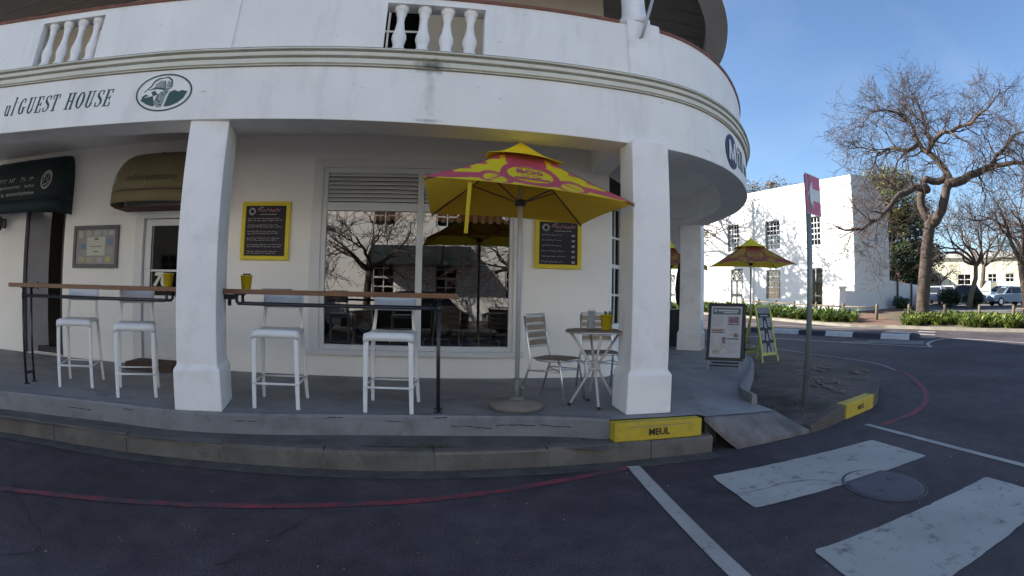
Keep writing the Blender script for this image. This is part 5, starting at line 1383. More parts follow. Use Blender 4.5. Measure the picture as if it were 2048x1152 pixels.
cards = [(-5.2, -4.82, 1.88, 2.15, (.55, .55, .48)), (-5.38, -5.30, 2.14, 2.24, (.5, .5, .42)), (-5.22, -5.13, 2.17, 2.245, (.45, .42, .4)), (-5.05, -4.93, 2.17, 2.25, (.42, .45, .38)), (-4.88, -4.78, 2.17, 2.25, (.40, .40, .40)), (-4.75, -4.66, 2.18, 2.24, (.5, .5, .5)), (-5.33, -5.22, 1.97, 2.05, (.16, .25, .33)), (-4.80, -4.68, 2.03, 2.13, (.20, .26, .38)),
         (-5.36, -5.24, 1.79, 1.86, (.42, .42, .22)), (-5.2, -5.08, 1.78, 1.85, (.40, .40, .30)), (-4.98, -4.86, 1.78, 1.86, (.42, .42, .40)), (-4.8, -4.7, 1.79, 1.86, (.50, .48, .20)), (-4.78, -4.66, 1.90, 1.99, (.36, .36, .36))]
for i, (a, b_, c, d, col) in enumerate(cards):
    MB().hexa([(a, 6.970 - .001 * (i == 0), c), (b_, 6.970 - .001 * (i == 0), c), (b_, 6.974, c), (a, 6.974, c), (a, 6.970 - .001 * (i == 0), d), (b_, 6.970 - .001 * (i == 0), d), (b_, 6.974, d), (a, 6.974, d)]).build('card', mat('card %d' % i, col, .7, .1, 30), nb)
w = MB()
for (z, a, b_, h) in ((2.11, -5.04, -4.96, .02), (2.01, -5.13, -4.88, .008), (1.93, -5.05, -4.96, .012)): w.quad((a, 6.967, z), (b_, 6.967, z), (b_, 6.967, z + h), (a, 6.967, z + h))
w.build('print', BLACKM, nb, fix=False)

# ------------------------------------------------------------------ sandwich boards
def sandwich(name, label, org, rz, w, h, lean, frame_m, wf, leg, group='sandwich boards on the corner'):
    t = empty(name, org, rz); tag(t, label, 'sandwich board', group)
    s = math.tan(lean)
    def F(u, z, d=0.0, side=1): return (u, side * (-(h - z) * s - d) - side * .02, z)
    for side, nm in ((1, 'front_frame'), (-1, 'rear_frame')):
        m_ = MB()
        for (a, b_, c, d) in ((-w / 2, -w / 2 + wf, leg, h), (w / 2 - wf, w / 2, leg, h), (-w / 2 + wf, w / 2 - wf, h - wf, h), (-w / 2 + wf, w / 2 - wf, leg, leg + wf)):
            m_.hexa([F(a, c, .012, side), F(b_, c, .012, side), F(b_, c, -.012, side), F(a, c, -.012, side), F(a, d, .012, side), F(b_, d, .012, side), F(b_, d, -.012, side), F(a, d, -.012, side)])
        m_.build(nm, frame_m, t, world=False)
    return t, F
BFR = mat('black board frame', (.022, .024, .028), .45)
b1, F1 = sandwich('sandwich_board', 'black framed sandwich board with white printed menu beside the far corner pillar', (4.60, 7.35, .352), R(-38), .60, 1.02, R(11), BFR, .05, .14)
for side in (1, -1):
    for sx in (-1, 1):
        MB().hexa([F1(sx * .25 - .012, 0, .01, side), F1(sx * .25 + .012, 0, .01, side), F1(sx * .25 + .012, 0, -.01, side), F1(sx * .25 - .012, 0, -.01, side), F1(sx * .25 - .012, .15, .01, side), F1(sx * .25 + .012, .15, .01, side), F1(sx * .25 + .012, .15, -.01, side), F1(sx * .25 - .012, .15, -.01, side)]).build('leg', mat('grey board leg', (.30, .31, .32), .5), b1, world=False)
    MB().hexa([F1(-.25, .05, .006, side), F1(.25, .05, .006, side), F1(.25, .05, -.006, side), F1(-.25, .05, -.006, side), F1(-.25, .075, .006, side), F1(.25, .075, .006, side), F1(.25, .075, -.006, side), F1(-.25, .075, -.006, side)]).build('cross_bar', BFR, b1, world=False)
def patch(mb, F, u0, u1, z0, z1, d, mi=0): mb.quad(F(u0, z0, d), F(u1, z0, d), F(u1, z1, d), F(u0, z1, d), mi)
ps = MB(); patch(ps, F1, -.25, .25, .19, .97, .004, 0)
po = ps.build('poster', mat('white poster', (.55, .55, .58), .5, .06, 3), b1, world=False, fix=False)
pr = MB()
patch(pr, F1, -.225, .225, .845, .945, .007, 0)
for (a, b_, c, d, mi) in ((.02, .21, .70, .82, 1), (.02, .21, .685, .705, 0), (-.23, -.02, .575, .625, 1), (-.23, -.02, .56, .58, 0), (-.20, -.06, .595, .612, 2), (.03, .12, .515, .575, 4), (.13, .20, .50, .56, 3), (.02, .21, .465, .485, 0), (-.15, .0, .25, .40, 4), (-.06, .0, .34, .50, 3), (-.20, -.08, .24, .30, 5), (.05, .19, .72, .81, 3), (.09, .16, .73, .80, 2)):
    patch(pr, F1, a, b_, c, d, .007 + .0005 * mi, mi)
for (a, b_, c, d) in ((-.23, -.03, .66, .80), (.03, .21, .60, .66), (.03, .21, .25, .43), (-.23, -.18, .33, .52)):
    z = d
    while z > c:
        patch(pr, F1, a, b_ - rr.uniform(0, .08) * (b_ - a) * 4, z - .005, z, .0068, 6); z -= .018
patch(pr, F1, -.20, -.165, .885, .925, .0085, 7); patch(pr, F1, -.14, .19, .895, .918, .0085, 7); patch(pr, F1, -.05, .17, .868, .882, .0085, 7)
pr.build('print', [mat('teal print', (.10, .17, .18), .5), mat('pale food photo', (.42, .36, .30), .5, .4, 20), mat('meat brown', (.22, .09, .05), .5, .4, 20), mat('plum print', (.25, .15, .20), .5, .4, 14), mat('pale bowl', (.48, .48, .42), .5, .3, 14), mat('pale green print', (.38, .40, .28), .5, .3, 14), mat('grey print', (.33, .33, .36), .6), mat('white print', (.6, .6, .6), .5)], b1, world=False, fix=False)
LIME = mat('lime yellow frame', (.42, .45, .07), .55, .08, 8)
b2, F2 = sandwich('sandwich_board', 'lime yellow framed chalk sandwich board standing on the brick corner', (6.78, 9.45, .16), R(18), .56, 1.16, R(14), LIME, .05, .14)
for side in (1, -1):
    for sx in (-1, 1):
        MB().hexa([F2(sx * .285 - .025, 0, .012, side), F2(sx * .285 + .025, 0, .012, side), F2(sx * .285 + .025, 0, -.012, side), F2(sx * .285 - .025, 0, -.012, side), F2(sx * .285 - .025, .14, .012, side), F2(sx * .285 + .025, .14, .012, side), F2(sx * .285 + .025, .14, -.012, side), F2(sx * .285 - .025, .14, -.012, side)]).build('leg', LIME, b2, world=False)
ps = MB(); patch(ps, F2, -.26, .26, .19, 1.13, .002); ps.build('chalkboard', CHALK, b2, world=False, fix=False)
pr = MB(); patch(pr, F2, -.24, .24, .99, 1.11, .005, 0)
for k in range(3):
    z = .78 - k * .26
    for sx in (-1, 1):
        pr.add([F2(sx * .23, z + .12, .005), F2(sx * .07, z + .12, .005), F2(sx * .09, z - .06, .005), F2(sx * .20, z - .08, .005)], [(0, 1, 2, 3)], 1)
        for j in range(4): patch(pr, F2, sx * .15 - .055, sx * .15 + .055, z + .09 - j * .04, z + .098 - j * .04, .0065, 2)
    pr.add([F2(-.05, z - .09, .005), F2(.05, z - .09, .005), F2(.02, z + .06, .005), F2(-.02, z + .06, .005)], [(0, 1, 2, 3)], 1)
patch(pr, F2, -.14, .14, .93, .955, .006, 1)
pr.build('chalk_writing', [mat('grey header', (.16, .17, .18), .6), mat('pale chalk patch', (.30, .30, .30), .8, .2, 12), CHALK], b2, world=False, fix=False)

# ------------------------------------------------------------------ sign on pole
sp_ = empty('traffic_sign', (4.42, 5.10, .15)); tag(sp_, 'faded red arrow sign on a tall grey pole on the brick corner', 'traffic sign')
MB().tube([(4.42, 5.10, .1), (4.415, 5.10, 2.96)], .036, 12).build('pole', mat('grey green pole', (.20, .23, .22), .45, .1, 6, metal=.3), sp_)
SA, SB = Vector((4.30, 5.13, 0)), Vector((4.69, 5.29, 0)); SU = (SB - SA).normalized(); SN = SU.cross(Vector((0, 0, 1)))
so_ = SN * .10
def SP(u, z, d): p_ = SA + so_ + SU * u + SN * d; return (p_.x, p_.y, 2.47 + z)
SW_ = (SB - SA).length
m_ = MB(); m_.hexa([SP(0, 0, 0), SP(SW_, 0, 0), SP(SW_, 0, -.004), SP(0, 0, -.004), SP(0, .50, 0), SP(SW_, .50, 0), SP(SW_, .50, -.004), SP(0, .50, -.004)])
m_.build('plate', mat('faded magenta red sign', (.46, .08, .17), .5, .08, 5), sp_)
wa = MB(); cx_ = SW_ / 2
pts_ = [(.05, .25), (.19, .43), (.19, .325), (SW_ - .02, .325), (SW_ - .02, .175), (.19, .175), (.19, .07)]
wa.add([SP(a, b_, .003) for a, b_ in pts_], [(0, 6, 1), (2, 5, 4, 3), (1, 6, 5, 2)])
wa.build('arrow', mat('white sign sheet', (.55, .58, .60), .5), sp_, fix=False)
for (a, b_, c, d) in ((0, SW_, .49, .50), (0, SW_, 0, .01)): MB().quad(SP(a, c, .002), SP(b_, c, .002), SP(b_, d, .002), SP(a, d, .002)).build('edge_strip', mat('white sign sheet', (.55, .58, .60), .5), sp_, fix=False)
MB().tube([SP(.15, .40, -.03), SP(.15, .40, 0)], .012, 6).tube([SP(.15, .10, -.03), SP(.15, .10, 0)], .012, 6).build('clamp', BLACKM, sp_)
for k, c_ in enumerate(((4.30, 5.22), (4.30, 5.22))): pass

# ------------------------------------------------------------------ far verge
FK = Curve([(16.2, 36), (16.9, 28), (17.4, 23.5), (17.5, 20.1), (17.85, 17.6), (18.8, 16.1), (19.7, 14.1), (20.8, 11.9), (21.9, 9.9), (24, 5), (28, -4)], .6)
def gzz(x, y): return gz(x, y)
FK.sweep(MB(), 0, FK.s[-1], [(.0, -.1), (0, .12), (-.15, .13), (-.15, -.1)], zf=gzz)
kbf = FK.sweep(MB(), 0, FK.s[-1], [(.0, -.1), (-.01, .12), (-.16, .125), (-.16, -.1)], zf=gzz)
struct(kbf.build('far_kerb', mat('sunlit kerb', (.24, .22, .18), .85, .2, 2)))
SOIL = mat('verge soil', (.11, .085, .055), .95, .35, 1.5, bump=.5, bscale=15, dirt=(.07, .10, .03), dscale=.8, damt=.8)
vg = MB(); offs = [.14, .8, 2.2, 4.5, 7, 10, 14]
pts = [[FK.at(s_, -o) for o in offs] for s_ in FK.s]
for i in range(len(pts) - 1):
    for k in range(len(offs) - 1):
        q4 = [pts[i][k], pts[i + 1][k], pts[i + 1][k + 1], pts[i][k + 1]]
        vg.add([(w.x, w.y, gz(w.x, w.y) + .11) for w in q4], [(0, 1, 2, 3)])
struct(vg.build('verge', SOIL, fix=False))
# brick path across the verge to the gate
def gsheet(name, P, m, lift): 
    mb = MB(); mb.add([(x, y, gz(x, y) + lift) for x, y in P], [tuple(range(len(P)))]); return struct(mb.build(name, m, fix=False))
gsheet('path', [(18.1, 17.6), (19.3, 15.6), (21.6, 18.0), (24.9, 22.6), (30.0, 24.0), (31, 25.6), (25.3, 25.0), (22.2, 22.5)], REDB, .125)
# forecourt beyond (car park)
gsheet('car_park', [(30, 21), (34, 8), (44, -2), (80, -5), (80, 60), (46, 50), (36, 32)], mat('car park tar', (.14, .135, .13), .85, .1, 2), .15)

LEAFG = mat('strap leaf green', (.085, .15, .025), .5, .4, 3, spec=.4)
LEAFY = mat('yellow green strap leaf', (.155, .185, .035), .5, .35, 3, spec=.4)
def strap_plants(name, label, spots, seed, m):
    rr = random.Random(seed); mb = MB()
    for (x, y, sc) in spots:
        z = gz(x, y) + .10
        for k in range(26):
            a = rr.uniform(0, 6.28); L_ = sc * rr.uniform(.45, .8); r0 = rr.uniform(0, .12) * sc; w = .024 * sc * 1.4
            dx, dy = math.cos(a), math.sin(a); sx, sy = -dy * w, dx * w
            up = rr.uniform(.55, .95); P = []
            for j in range(5):
                t = j / 4; rad = r0 + L_ * (t * (1.15 - up) + .55 * t * t * (1.1 - up * .6)); h = L_ * up * (t * 1.5 - .95 * t * t * (1.25 - up * .35))
                wd_ = (1 - t**3) + .05
                P.append(((x + dx * rad - sx * wd_, y + dy * rad - sy * wd_, z + max(0, h)), (x + dx * rad + sx * wd_, y + dy * rad + sy * wd_, z + max(0, h))))
            vs = [q_ for pr_ in P for q_ in pr_]
            mb.add(vs, [(2 * j, 2 * j + 1, 2 * j + 3, 2 * j + 2) for j in range(4)], rr.choice([0, 0, 1]))
    o = mb.build(name, m, fix=False); tag(o, label, 'plants', kind='stuff')
rr = random.Random(21)
spA = []; spB = []
for k in range(620):
    s_ = rr.uniform(0, FK.s[-1]); o = rr.uniform(.5, 3.4); p = FK.at(s_, -o)
    az = math.degrees(math.atan2(p.x, p.y))
    if 21 < az < 45.8: spA.append((p.x, p.y, rr.uniform(1.1, 1.5)))
for k in range(1300):
    s_ = rr.uniform(0, FK.s[-1]); o = rr.uniform(.6, 5.5); p = FK.at(s_, -o)
    az = math.degrees(math.atan2(p.x, p.y))
    if 51.5 < az < 78 and not (56.5 < az < 58.8 and o < 1.8 and rr.random() < .8): spB.append((p.x, p.y, rr.uniform(.65, 1.3)))
strap_plants('strap_leaf_bed', 'bed of green strap leaved plants along the kerb in front of the white building', spA, 1, [LEAFG, LEAFY])
strap_plants('strap_leaf_bed', 'sunlit bed of strap leaved plants under the bare trees right of the big trunk', spB[:400], 2, [LEAFY, LEAFG])

# low timber fence (two runs)
POST = mat('weathered timber post', (.15, .12, .085), .9, .25, 6, bump=.3)
def lowfence(label, P, step, rails):
    c = Curve(P, .5); root = empty('timber_fence', (P[0][0], P[0][1], gz(*P[0]) + .1)); tag(root, label, 'fence')
    s_ = 0; pts_ = []
    while s_ < c.s[-1]:
        p = c.at(s_); pts_.append((p.x, p.y, gz(p.x, p.y) + .1)); s_ += step
    for p in pts_:
        MB().lathe([(.09, -.1), (.085, .72), (.05, .80), (0, .82)], p, 9).build('post', POST, root)
    for (i, z) in rails:
        a, b_ = pts_[i], pts_[i + 1]
        MB().tube([(a[0], a[1], a[2] + z), (b_[0], b_[1], b_[2] + z)], .045, 7).build('rail', POST, root)
lowfence('low timber fence in front of the white building with round topped posts', [(21.0, 18.7), (20.4, 21), (20.3, 24), (20.6, 28), (20.9, 33)], 2.1, [(i, .62) for i in range(0, 6)])
lowfence('low timber fence with double rails behind the sunlit strap leaved plants', [(22.2, 17.4), (23.2, 16.2), (24.6, 14.5), (26.5, 11.2), (28.5, 7.5), (30.5, 3)], 2.0, [(3, .62), (3, .30), (4, .62), (4, .30), (5, .62), (5, .3), (6, .62), (6, .3)])

# ------------------------------------------------------------------ traffic island
IS = [Vector(p) for p in ((12.4, 18.6), (13.2, 17.2), (15.7, 12.35), (16.1, 12.2), (16.3, 12.9), (14.8, 16.2), (13.4, 18.9))]
im = MB(); im.add([(p.x, p.y, gz(p.x, p.y) + .14) for p in IS] + [(p.x, p.y, gz(p.x, p.y) - .05) for p in IS], [tuple(range(7))] + [(i, i + 7, (i + 1) % 7 + 7, (i + 1) % 7) for i in range(7)])
struct(im.build('traffic_island', mat('island paving', (.10, .085, .06), .9, .35, 4, dirt=(.05, .08, .02), dscale=2, damt=.7)))
WK = mat('white kerb paint', (.55, .56, .56), .7, .1, 5, dirt=(.2, .2, .2), dscale=4, damt=.5); BK = mat('black kerb paint', (.03, .032, .05), .7, .2, 5)
IC = Curve([(12.35, 18.7), (13.13, 17.2), (14.4, 14.75), (15.6, 12.3), (15.9, 12.05), (16.25, 12.15), (16.42, 12.6), (16.2, 13.6)], .3)
q = .4; k = 0
while q < IC.s[-1] - .3:
    l_ = 1.15
    e = min(q + l_, IC.s[-1]); mb = MB()
    IC.sweep(mb, q + .01, e - .01, [(.10, -.05), (.02, .15), (-.02, .17), (-.20, .17), (-.20, -.05)], zf=gz)
    o = mb.build('island_kerb_block', WK if k % 2 else BK); tag(o, 'white painted kerb block on the near edge of the traffic island' if k % 2 else 'black painted kerb block on the near edge of the traffic island', 'kerb block', 'white island kerb blocks' if k % 2 else 'black island kerb blocks')
    q = e; k += 1

# ------------------------------------------------------------------ white building
WB = empty('white_building', (25.8, 25.1, .6)); tag(WB, 'tall sunlit white two storey building with sash windows and a curved side gable', 'building')
K = Vector((25.8, 25.1)); DD = Vector((-.208, .978)); GG = Vector((.978, .208))
SUNW = mat('bright white plaster', (.80, .79, .76), .8, .02, .8, bump=.05, bscale=10)
SHW = SUNW
wf = lambda u, z, d: (K.x + DD.x * u + GG.x * d, K.y + DD.y * u + GG.y * d, z)
wins = [(11.0, 12.3, 5.05, 7.2), (6.66, 8.1, 5.0, 7.1), (2.84, 4.10, 5.05, 7.05), (6.65, 8.05, 1.44, 3.53), (15.4, 16.8, 5.0, 7.1), (19.2, 20.6, 5.0, 7.1), (15.4, 16.8, 1.5, 3.53), (23.4, 24.8, 5.0, 7.1), (23.4, 24.8, 1.5, 3.53)]
doors = [(2.70, 3.98, .9, 3.55), (10.6, 11.95, .9, 3.72), (19.2, 20.5, .9, 3.5)]
m_ = MB(); holed_wall(m_, wf, 0, 27, .2, 9.45, wins + doors, .22)
m_.hexa([wf(0, 8.86, -.05), wf(27, 8.86, -.05), wf(27, 8.86, .0), wf(0, 8.86, .0), wf(0, 8.95, -.05), wf(27, 8.95, -.05), wf(27, 8.95, .0), wf(0, 8.95, .0)])
m_.quad(wf(0, 9.45, 0), wf(27, 9.45, 0), wf(27, 9.45, .35), wf(0, 9.45, .35))
m_.quad(wf(0, 8.9, .35), wf(27, 8.9, .35), wf(27, 9.45, .35), wf(0, 9.45, .35))
m_.build('wall', SUNW, WB, fix=False)
ga = [(0, .2), (0, 9.45), (.9, 9.62), (1.7, 9.68), (2.5, 9.62), (3.2, 9.42), (3.8, 9.12), (4.3, 8.75), (4.7, 8.3), (4.95, 7.75), (5.1, 7.2), (5.15, 6.5), (5.15, .2)]
gf = lambda u, d, z: (K.x + GG.x * u + DD.x * d, K.y + GG.y * u + DD.y * d, z)
MB().prism(ga, lambda a, b_: gf(a + .002, .002, b_), lambda a, b_: gf(a + .002, .4, b_)).build('gable_wall', SUNW, WB)
MB().add([gf(5.15, .4, .2), gf(5.15, 27, .2), gf(5.15, 27, 6.5), gf(5.15, .4, 6.5)], [(0, 1, 2, 3)]).add([gf(.36, .4, 8.9), gf(.36, 27, 8.9), gf(5.15, 27, 6.5), gf(5.15, .4, 6.5)], [(0, 1, 2, 3)]).build('roof', mat('grey roof', (.2, .2, .2), .8), WB, fix=False)
DKF = mat('dark window surround', (.05, .06, .055), .6)
for i, (a, b_, c, d) in enumerate(wins):
    wf2 = lambda u, z, dd: wf(u, z, dd + .04)
    w_ = window(WB, wf2, a, b_, c, d, 4, 6 if d - c > 2.09 else 5, glass=GLASS2, bar_=.045, frame=.07)
    m_ = MB()
    for (a2, b2_, c2, d2_) in ((a - .0, a + .045, c, d), (b_ - .045, b_, c, d), (a + .045, b_ - .045, d - .045, d)):
        m_.hexa([wf(a2, c2, -.012), wf(b2_, c2, -.012), wf(b2_, c2, .03), wf(a2, c2, .03), wf(a2, d2_, -.012), wf(b2_, d2_, -.012), wf(b2_, d2_, .03), wf(a2, d2_, .03)])
    m_.build('surround', DKF, WB)
    MB().hexa([wf(a - .1, c - .1, -.06), wf(b_ + .1, c - .1, -.06), wf(b_ + .1, c - .1, .1), wf(a - .1, c - .1, .1), wf(a - .1, c - .01, -.06), wf(b_ + .1, c - .01, -.06), wf(b_ + .1, c - .01, .1), wf(a - .1, c - .01, .1)]).build('sill', SUNW, WB)
# glazed door right: tall panes, dark frame
def fdoor(a, b_, z0, z1, fan):
    m_ = MB()
    def h(a2, b2_, c2, d2_, y0, y1): m_.hexa([wf(a2, c2, y0), wf(b2_, c2, y0), wf(b2_, c2, y1), wf(a2, c2, y1), wf(a2, d2_, y0), wf(b2_, d2_, y0), wf(b2_, d2_, y1), wf(a2, d2_, y1)])
    h(a, a + .10, z0, z1, .04, .16); h(b_ - .10, b_, z0, z1, .04, .16); h(a + .1, b_ - .1, z1 - .08, z1, .041, .159); h(a + .1, b_ - .1, z1 - .95, z1 - .85, .042, .158)
    h((a + b_) / 2 - .05, (a + b_) / 2 + .05, z0, z1 - .95, .043, .157); h(a + .1, b_ - .1, z0 + .75, z0 + .85, .05, .15)
    o = m_.build('door', DKF, WB)
    m_ = MB(); m_.quad(wf(a, z0, .12), wf(b_, z0, .12), wf(b_, z1, .12), wf(a, z1, .12)); m_.build('door_glass', GLASS2, o, fix=False)
    m_ = MB(); m_.quad(wf(a, z0, .34), wf(b_, z0, .34), wf(b_, z1, .34), wf(a, z1, .34)); m_.build('curtain', mat('grey green curtain', (.20, .23, .19), .8, .2, 4) if not fan else DARK, o, fix=False)
    m_ = MB(); h((a + b_) / 2 - .03, (a + b_) / 2 + .03, z1 - .85, z1 - .08, .03, .06); 
    m_.build('white_bars', WHITE_F, o)
    if fan:
        m_ = MB(); c_ = (a + b_) / 2
        for k in range(7):
            an = math.pi * k / 6; m_.bar(wf(c_, z1 - .85, .03), wf(c_ + .55 * math.cos(an), z1 - .85 + .62 * math.sin(an), .03), .03, .03)
        m_.tube([wf(c_ + .56 * math.cos(math.pi * k / 14), z1 - .85 + .66 * math.sin(math.pi * k / 14), .03) for k in range(15)], .03, 5)
        m_.build('fanlight', WHITE_F, o)
        m_ = MB()
        for (s0, s1_) in ((a + .16, c_ - .1), (c_ + .1, b_ - .16)):
            for (q0, q1) in ((z0 + .9, z0 + 1.85), (z0 + .12, z0 + .68)): m_.quad(wf(s0, q0, .045), wf(s1_, q0, .045), wf(s1_, q1, .045), wf(s0, q1, .045))
        m_.build('pale_panels', WHITE_F, o, fix=False)
fdoor(2.70, 3.98, .9, 3.55, False); fdoor(10.6, 11.95, .9, 3.72, True); fdoor(19.2, 20.5, .9, 3.5, True)
MB().hexa([wf(10.2, .4, -1.0), wf(12.3, .4, -1.0), wf(12.3, .4, 0), wf(10.2, .4, 0), wf(10.2, .9, -1.0), wf(12.3, .9, -1.0), wf(12.3, .9, 0), wf(10.2, .9, 0)]).build('door_step', mat('stone step', (.35, .34, .31), .8), WB)
MB().tube([wf(9.4, .5, -.07), wf(9.4, 8.8, -.07)], .05, 8).build('downpipe', SUNW, WB)
MB().hexa([wf(0, .3, -.07), wf(10.1, .3, -.07), wf(10.1, .3, 0), wf(0, .3, 0), wf(0, 1.0, -.05), wf(10.1, 1.0, -.05), wf(10.1, 1.0, 0), wf(0, 1.0, 0)]).build('plinth', SUNW, WB)
gp = empty('gate_pillar', (23.75, 24.4, .6)); tag(gp, 'white capped gate pillar at the corner of the white building', 'gate pillar')
MB().box((23.72, 24.35, .4), (.50, .50, 1.75), R(-12), base=True).build('shaft', SUNW, gp)
MB().box((23.72, 24.35, 2.15), (.66, .66, .10), R(-12), base=True).lathe([(.22, 2.25), (.12, 2.36), (0, 2.42)], (23.72, 24.35, 0), 4, smooth=False).build('cap', SUNW, gp)
yw = empty('yard_wall', (32, 27, .7)); tag(yw, 'white yard wall running back beside the side gable', 'wall')
MB().hexa([(24.0, 24.35, .4), (25.8, 24.9, .4), (25.8, 25.09, .4), (24.0, 24.5, .4), (24.0, 24.35, 2.0), (25.8, 24.9, 2.0), (25.8, 25.09, 2.0), (24.0, 24.5, 2.0)]).build('low_link', SUNW, yw)
MB().hexa([(30.9, 26.2, .4), (36.6, 27.6, .4), (36.6, 27.9, .4), (30.9, 26.5, .4), (30.9, 26.2, 2.85), (36.6, 27.6, 2.65), (36.6, 27.9, 2.65), (30.9, 26.5, 2.85)]).build('wall_panel', SUNW, yw)
MB().box((32.2, 26.45, .4), (.12, .12, 2.6), base=True).box((34.9, 27.1, .4), (.12, .12, 2.5), base=True).build('rusty_post', mat('dark wall post', (.08, .07, .07), .8), yw)
# low hedge blobs against the wall
def leaf_cloud(mb, c, rad, n, size, rr, flat=1.0, shell=.55, mi=None):
    for k in range(n):
        while True:
            v = Vector((rr.uniform(-1, 1), rr.uniform(-1, 1), rr.uniform(-1, 1)))
            if shell < v.length < 1: break
        nz_ = noise.noise(v * 2.3 + Vector(c) * .7)
        v *= (1 + .28 * nz_)
        p = Vector((c[0] + v.x * rad[0], c[1] + v.y * rad[1], c[2] + v.z * rad[2]))
        s_ = size * rr.uniform(.6, 1.3)
        a = Vector((rr.gauss(0, 1), rr.gauss(0, 1), rr.gauss(0, 1))).normalized(); b_ = a.orthogonal().normalized() * s_ * .55; a *= s_
        mb.add([p - a, p - b_, p + a, p + b_], [(0, 1, 2, 3)], mi if mi is not None else (0 if rr.random() < .7 else 1))
DG = mat('dark evergreen leaf', (.030, .050, .018), .65, .4, .6); MG = mat('mid green leaf', (.065, .095, .025), .65, .4, .6); YG = mat('olive yellow leaf', (.22, .20, .035), .7, .35, .5)
RU = mat('rust brown leaf', (.24, .15, .07), .8, .3, .6)
BARK = mat('grey brown bark', (.070, .052, .042), .95, .3, 3, bump=.8, bscale=12, stretch=(2, 2, .5)); BARKL = mat('pale bare twig', (.12, .10, .072), .95, .25, 2); TWIG = mat('brown twig', (.080, .058, .050), .95, .25, 2)
def bush(label, c, rad, n, m, size=.10, grp=None, cat='bush', name='bush'):
    rr = random.Random(int(c[0] * 100)); mb = MB(); 
    for k in range(5):
        o = Vector((rr.uniform(-.5, .5) * rad[0], rr.uniform(-.5, .5) * rad[1], rr.uniform(-.2, .3) * rad[2])); leaf_cloud(mb, (c[0] + o.x, c[1] + o.y, c[2] + o.z), [r_ * .72 for r_ in rad], n // 5, size, rr, shell=.2)
    root = empty(name, (c[0], c[1], c[2] - rad[2])); tag(root, label, cat, grp)
    mb.build('foliage', m, root, fix=False)
    MB().tube([(c[0], c[1], c[2] - rad[2] - .2), (c[0], c[1], c[2])], .05, 6).build('stem', BARK, root)
bush('low dark bush against the white yard wall beside the gable', (31.4, 25.3, 1.15), (.8, .6, .65), 1400, [DG, MG])

# ------------------------------------------------------------------ trees
def grow(mb, p, d, L_, r, lev, maxlev, rr, droop=0.0, spread=.75, kids_=(3, 5), wig=.22, minr=.004, up=.0):
    n = 6 if lev < 2 else (4 if lev < maxlev else 3)
    P = [Vector(p)]; dirs = [Vector(d).normalized()]
    for i in range(n):
        dd = dirs[-1] + Vector((rr.gauss(0, wig), rr.gauss(0, wig), rr.gauss(0, wig) - droop + up))
        dd.normalize(); dirs.append(dd); P.append(P[-1] + dd * L_ / n)
    R_ = [max(minr, r * (1 - .62 * i / n)) for i in range(n + 1)]
    mb.tube(P, R_, 6 if lev <= 1 else (4 if lev == 2 else 3), caps=False, smooth=lev <= 2)
    if lev >= maxlev: return
    kc = rr.randint(*kids_)
    for k in range(kc):
        i = min(n, max(1, int(round(n * (.25 + .75 * (k + 1) / kc))))); base = P[i]; dd = dirs[i]
        ax = Vector((rr.gauss(0, 1), rr.gauss(0, 1), rr.gauss(0, 1))).cross(dd)
        if ax.length < 1e-3: continue
        nd = Matrix.Rotation(rr.uniform(.45, 1.0) * spread * 1.2, 3, ax.normalized()) @ dd
        grow(mb, base, nd, L_ * rr.uniform(.55, .82), R_[i] * rr.uniform(.6, .85), lev + 1, maxlev, rr, droop, spread, kids_, wig, minr, up)
def bez(P, n=5): return smooth_curve([Vector(p) for p in P], .45)
SK = dict(
 low=[(25.45, 18.2, 7.4), (24.85, 18.03, 7.45), (23.69, 18.57, 7.1), (22.59, 18.97, 6.25), (21.66, 19.13, 5.63), (20.31, 19.71, 4.99)],
 L=[(25.45, 18.17, 5.6), (25.2, 18.5, 6.5), (25.25, 18.45, 7.5), (25.5, 18.2, 8.0), (26.0, 17.7, 7.85), (26.35, 17.2, 8.2)],
 R=[(25.49, 18.17, 5.6), (25.6, 17.8, 5.8), (25.9, 17.2, 6.9), (26.26, 17.04, 7.74)],
 up=[(26.26, 17.04, 7.74), (26.4, 17.3, 8.5), (26.2, 18.4, 9.65), (26.2, 19.0, 10.3), (26.5, 19.4, 11.3), (26.4, 20.1, 12.2), (26.6, 20.6, 12.9)],
 left=[(26.2, 19.0, 10.3), (25.3, 19.44, 9.8), (25.2, 20.5, 10.13), (25.1, 21.5, 10.1), (24.8, 22.3, 10.4)],
 right=[(26.26, 17.04, 7.74), (27.5, 16.16, 8.14), (28.74, 15.16, 8.73), (29.6, 14.8, 9.72), (30.7, 13.9, 10.8)],
 right2=[(28.74, 15.16, 8.73), (28.9, 14.0, 8.8), (29.9, 12.7, 9.0), (31, 11.2, 9.8)],
 ur=[(26.2, 18.4, 9.65), (25.9, 17.9, 9.9), (25.5, 16.4, 10.2), (25.5, 14.9, 10.35), (25.3, 13.9, 10.5), (25.3, 12.6, 11.0)],
 um=[(25.9, 17.9, 9.9), (26.2, 18.2, 10.5), (26.6, 18.6, 11.8), (27.0, 19.1, 12.8), (27.1, 19.5, 13.6)],
 ul=[(26.4, 20.1, 12.2), (25.4, 20.6, 12.6), (24.9, 21.4, 12.5), (24.6, 22.1, 12.0)],
 low2=[(25.1, 21.5, 10.1), (24.4, 21.4, 9.4), (24.2, 22.0, 8.6)],
 sm=[(25.3, 19.44, 9.8), (25.1, 20.1, 9.1), (25.2, 20.8, 8.5)])
RD = dict(low=(.24, .07), L=(.28, .20), R=(.34, .28), up=(.26, .05), left=(.16, .05), right=(.28, .08), right2=(.16, .05), ur=(.17, .05), um=(.13, .04), ul=(.10, .04), low2=(.07, .03), sm=(.07, .03))
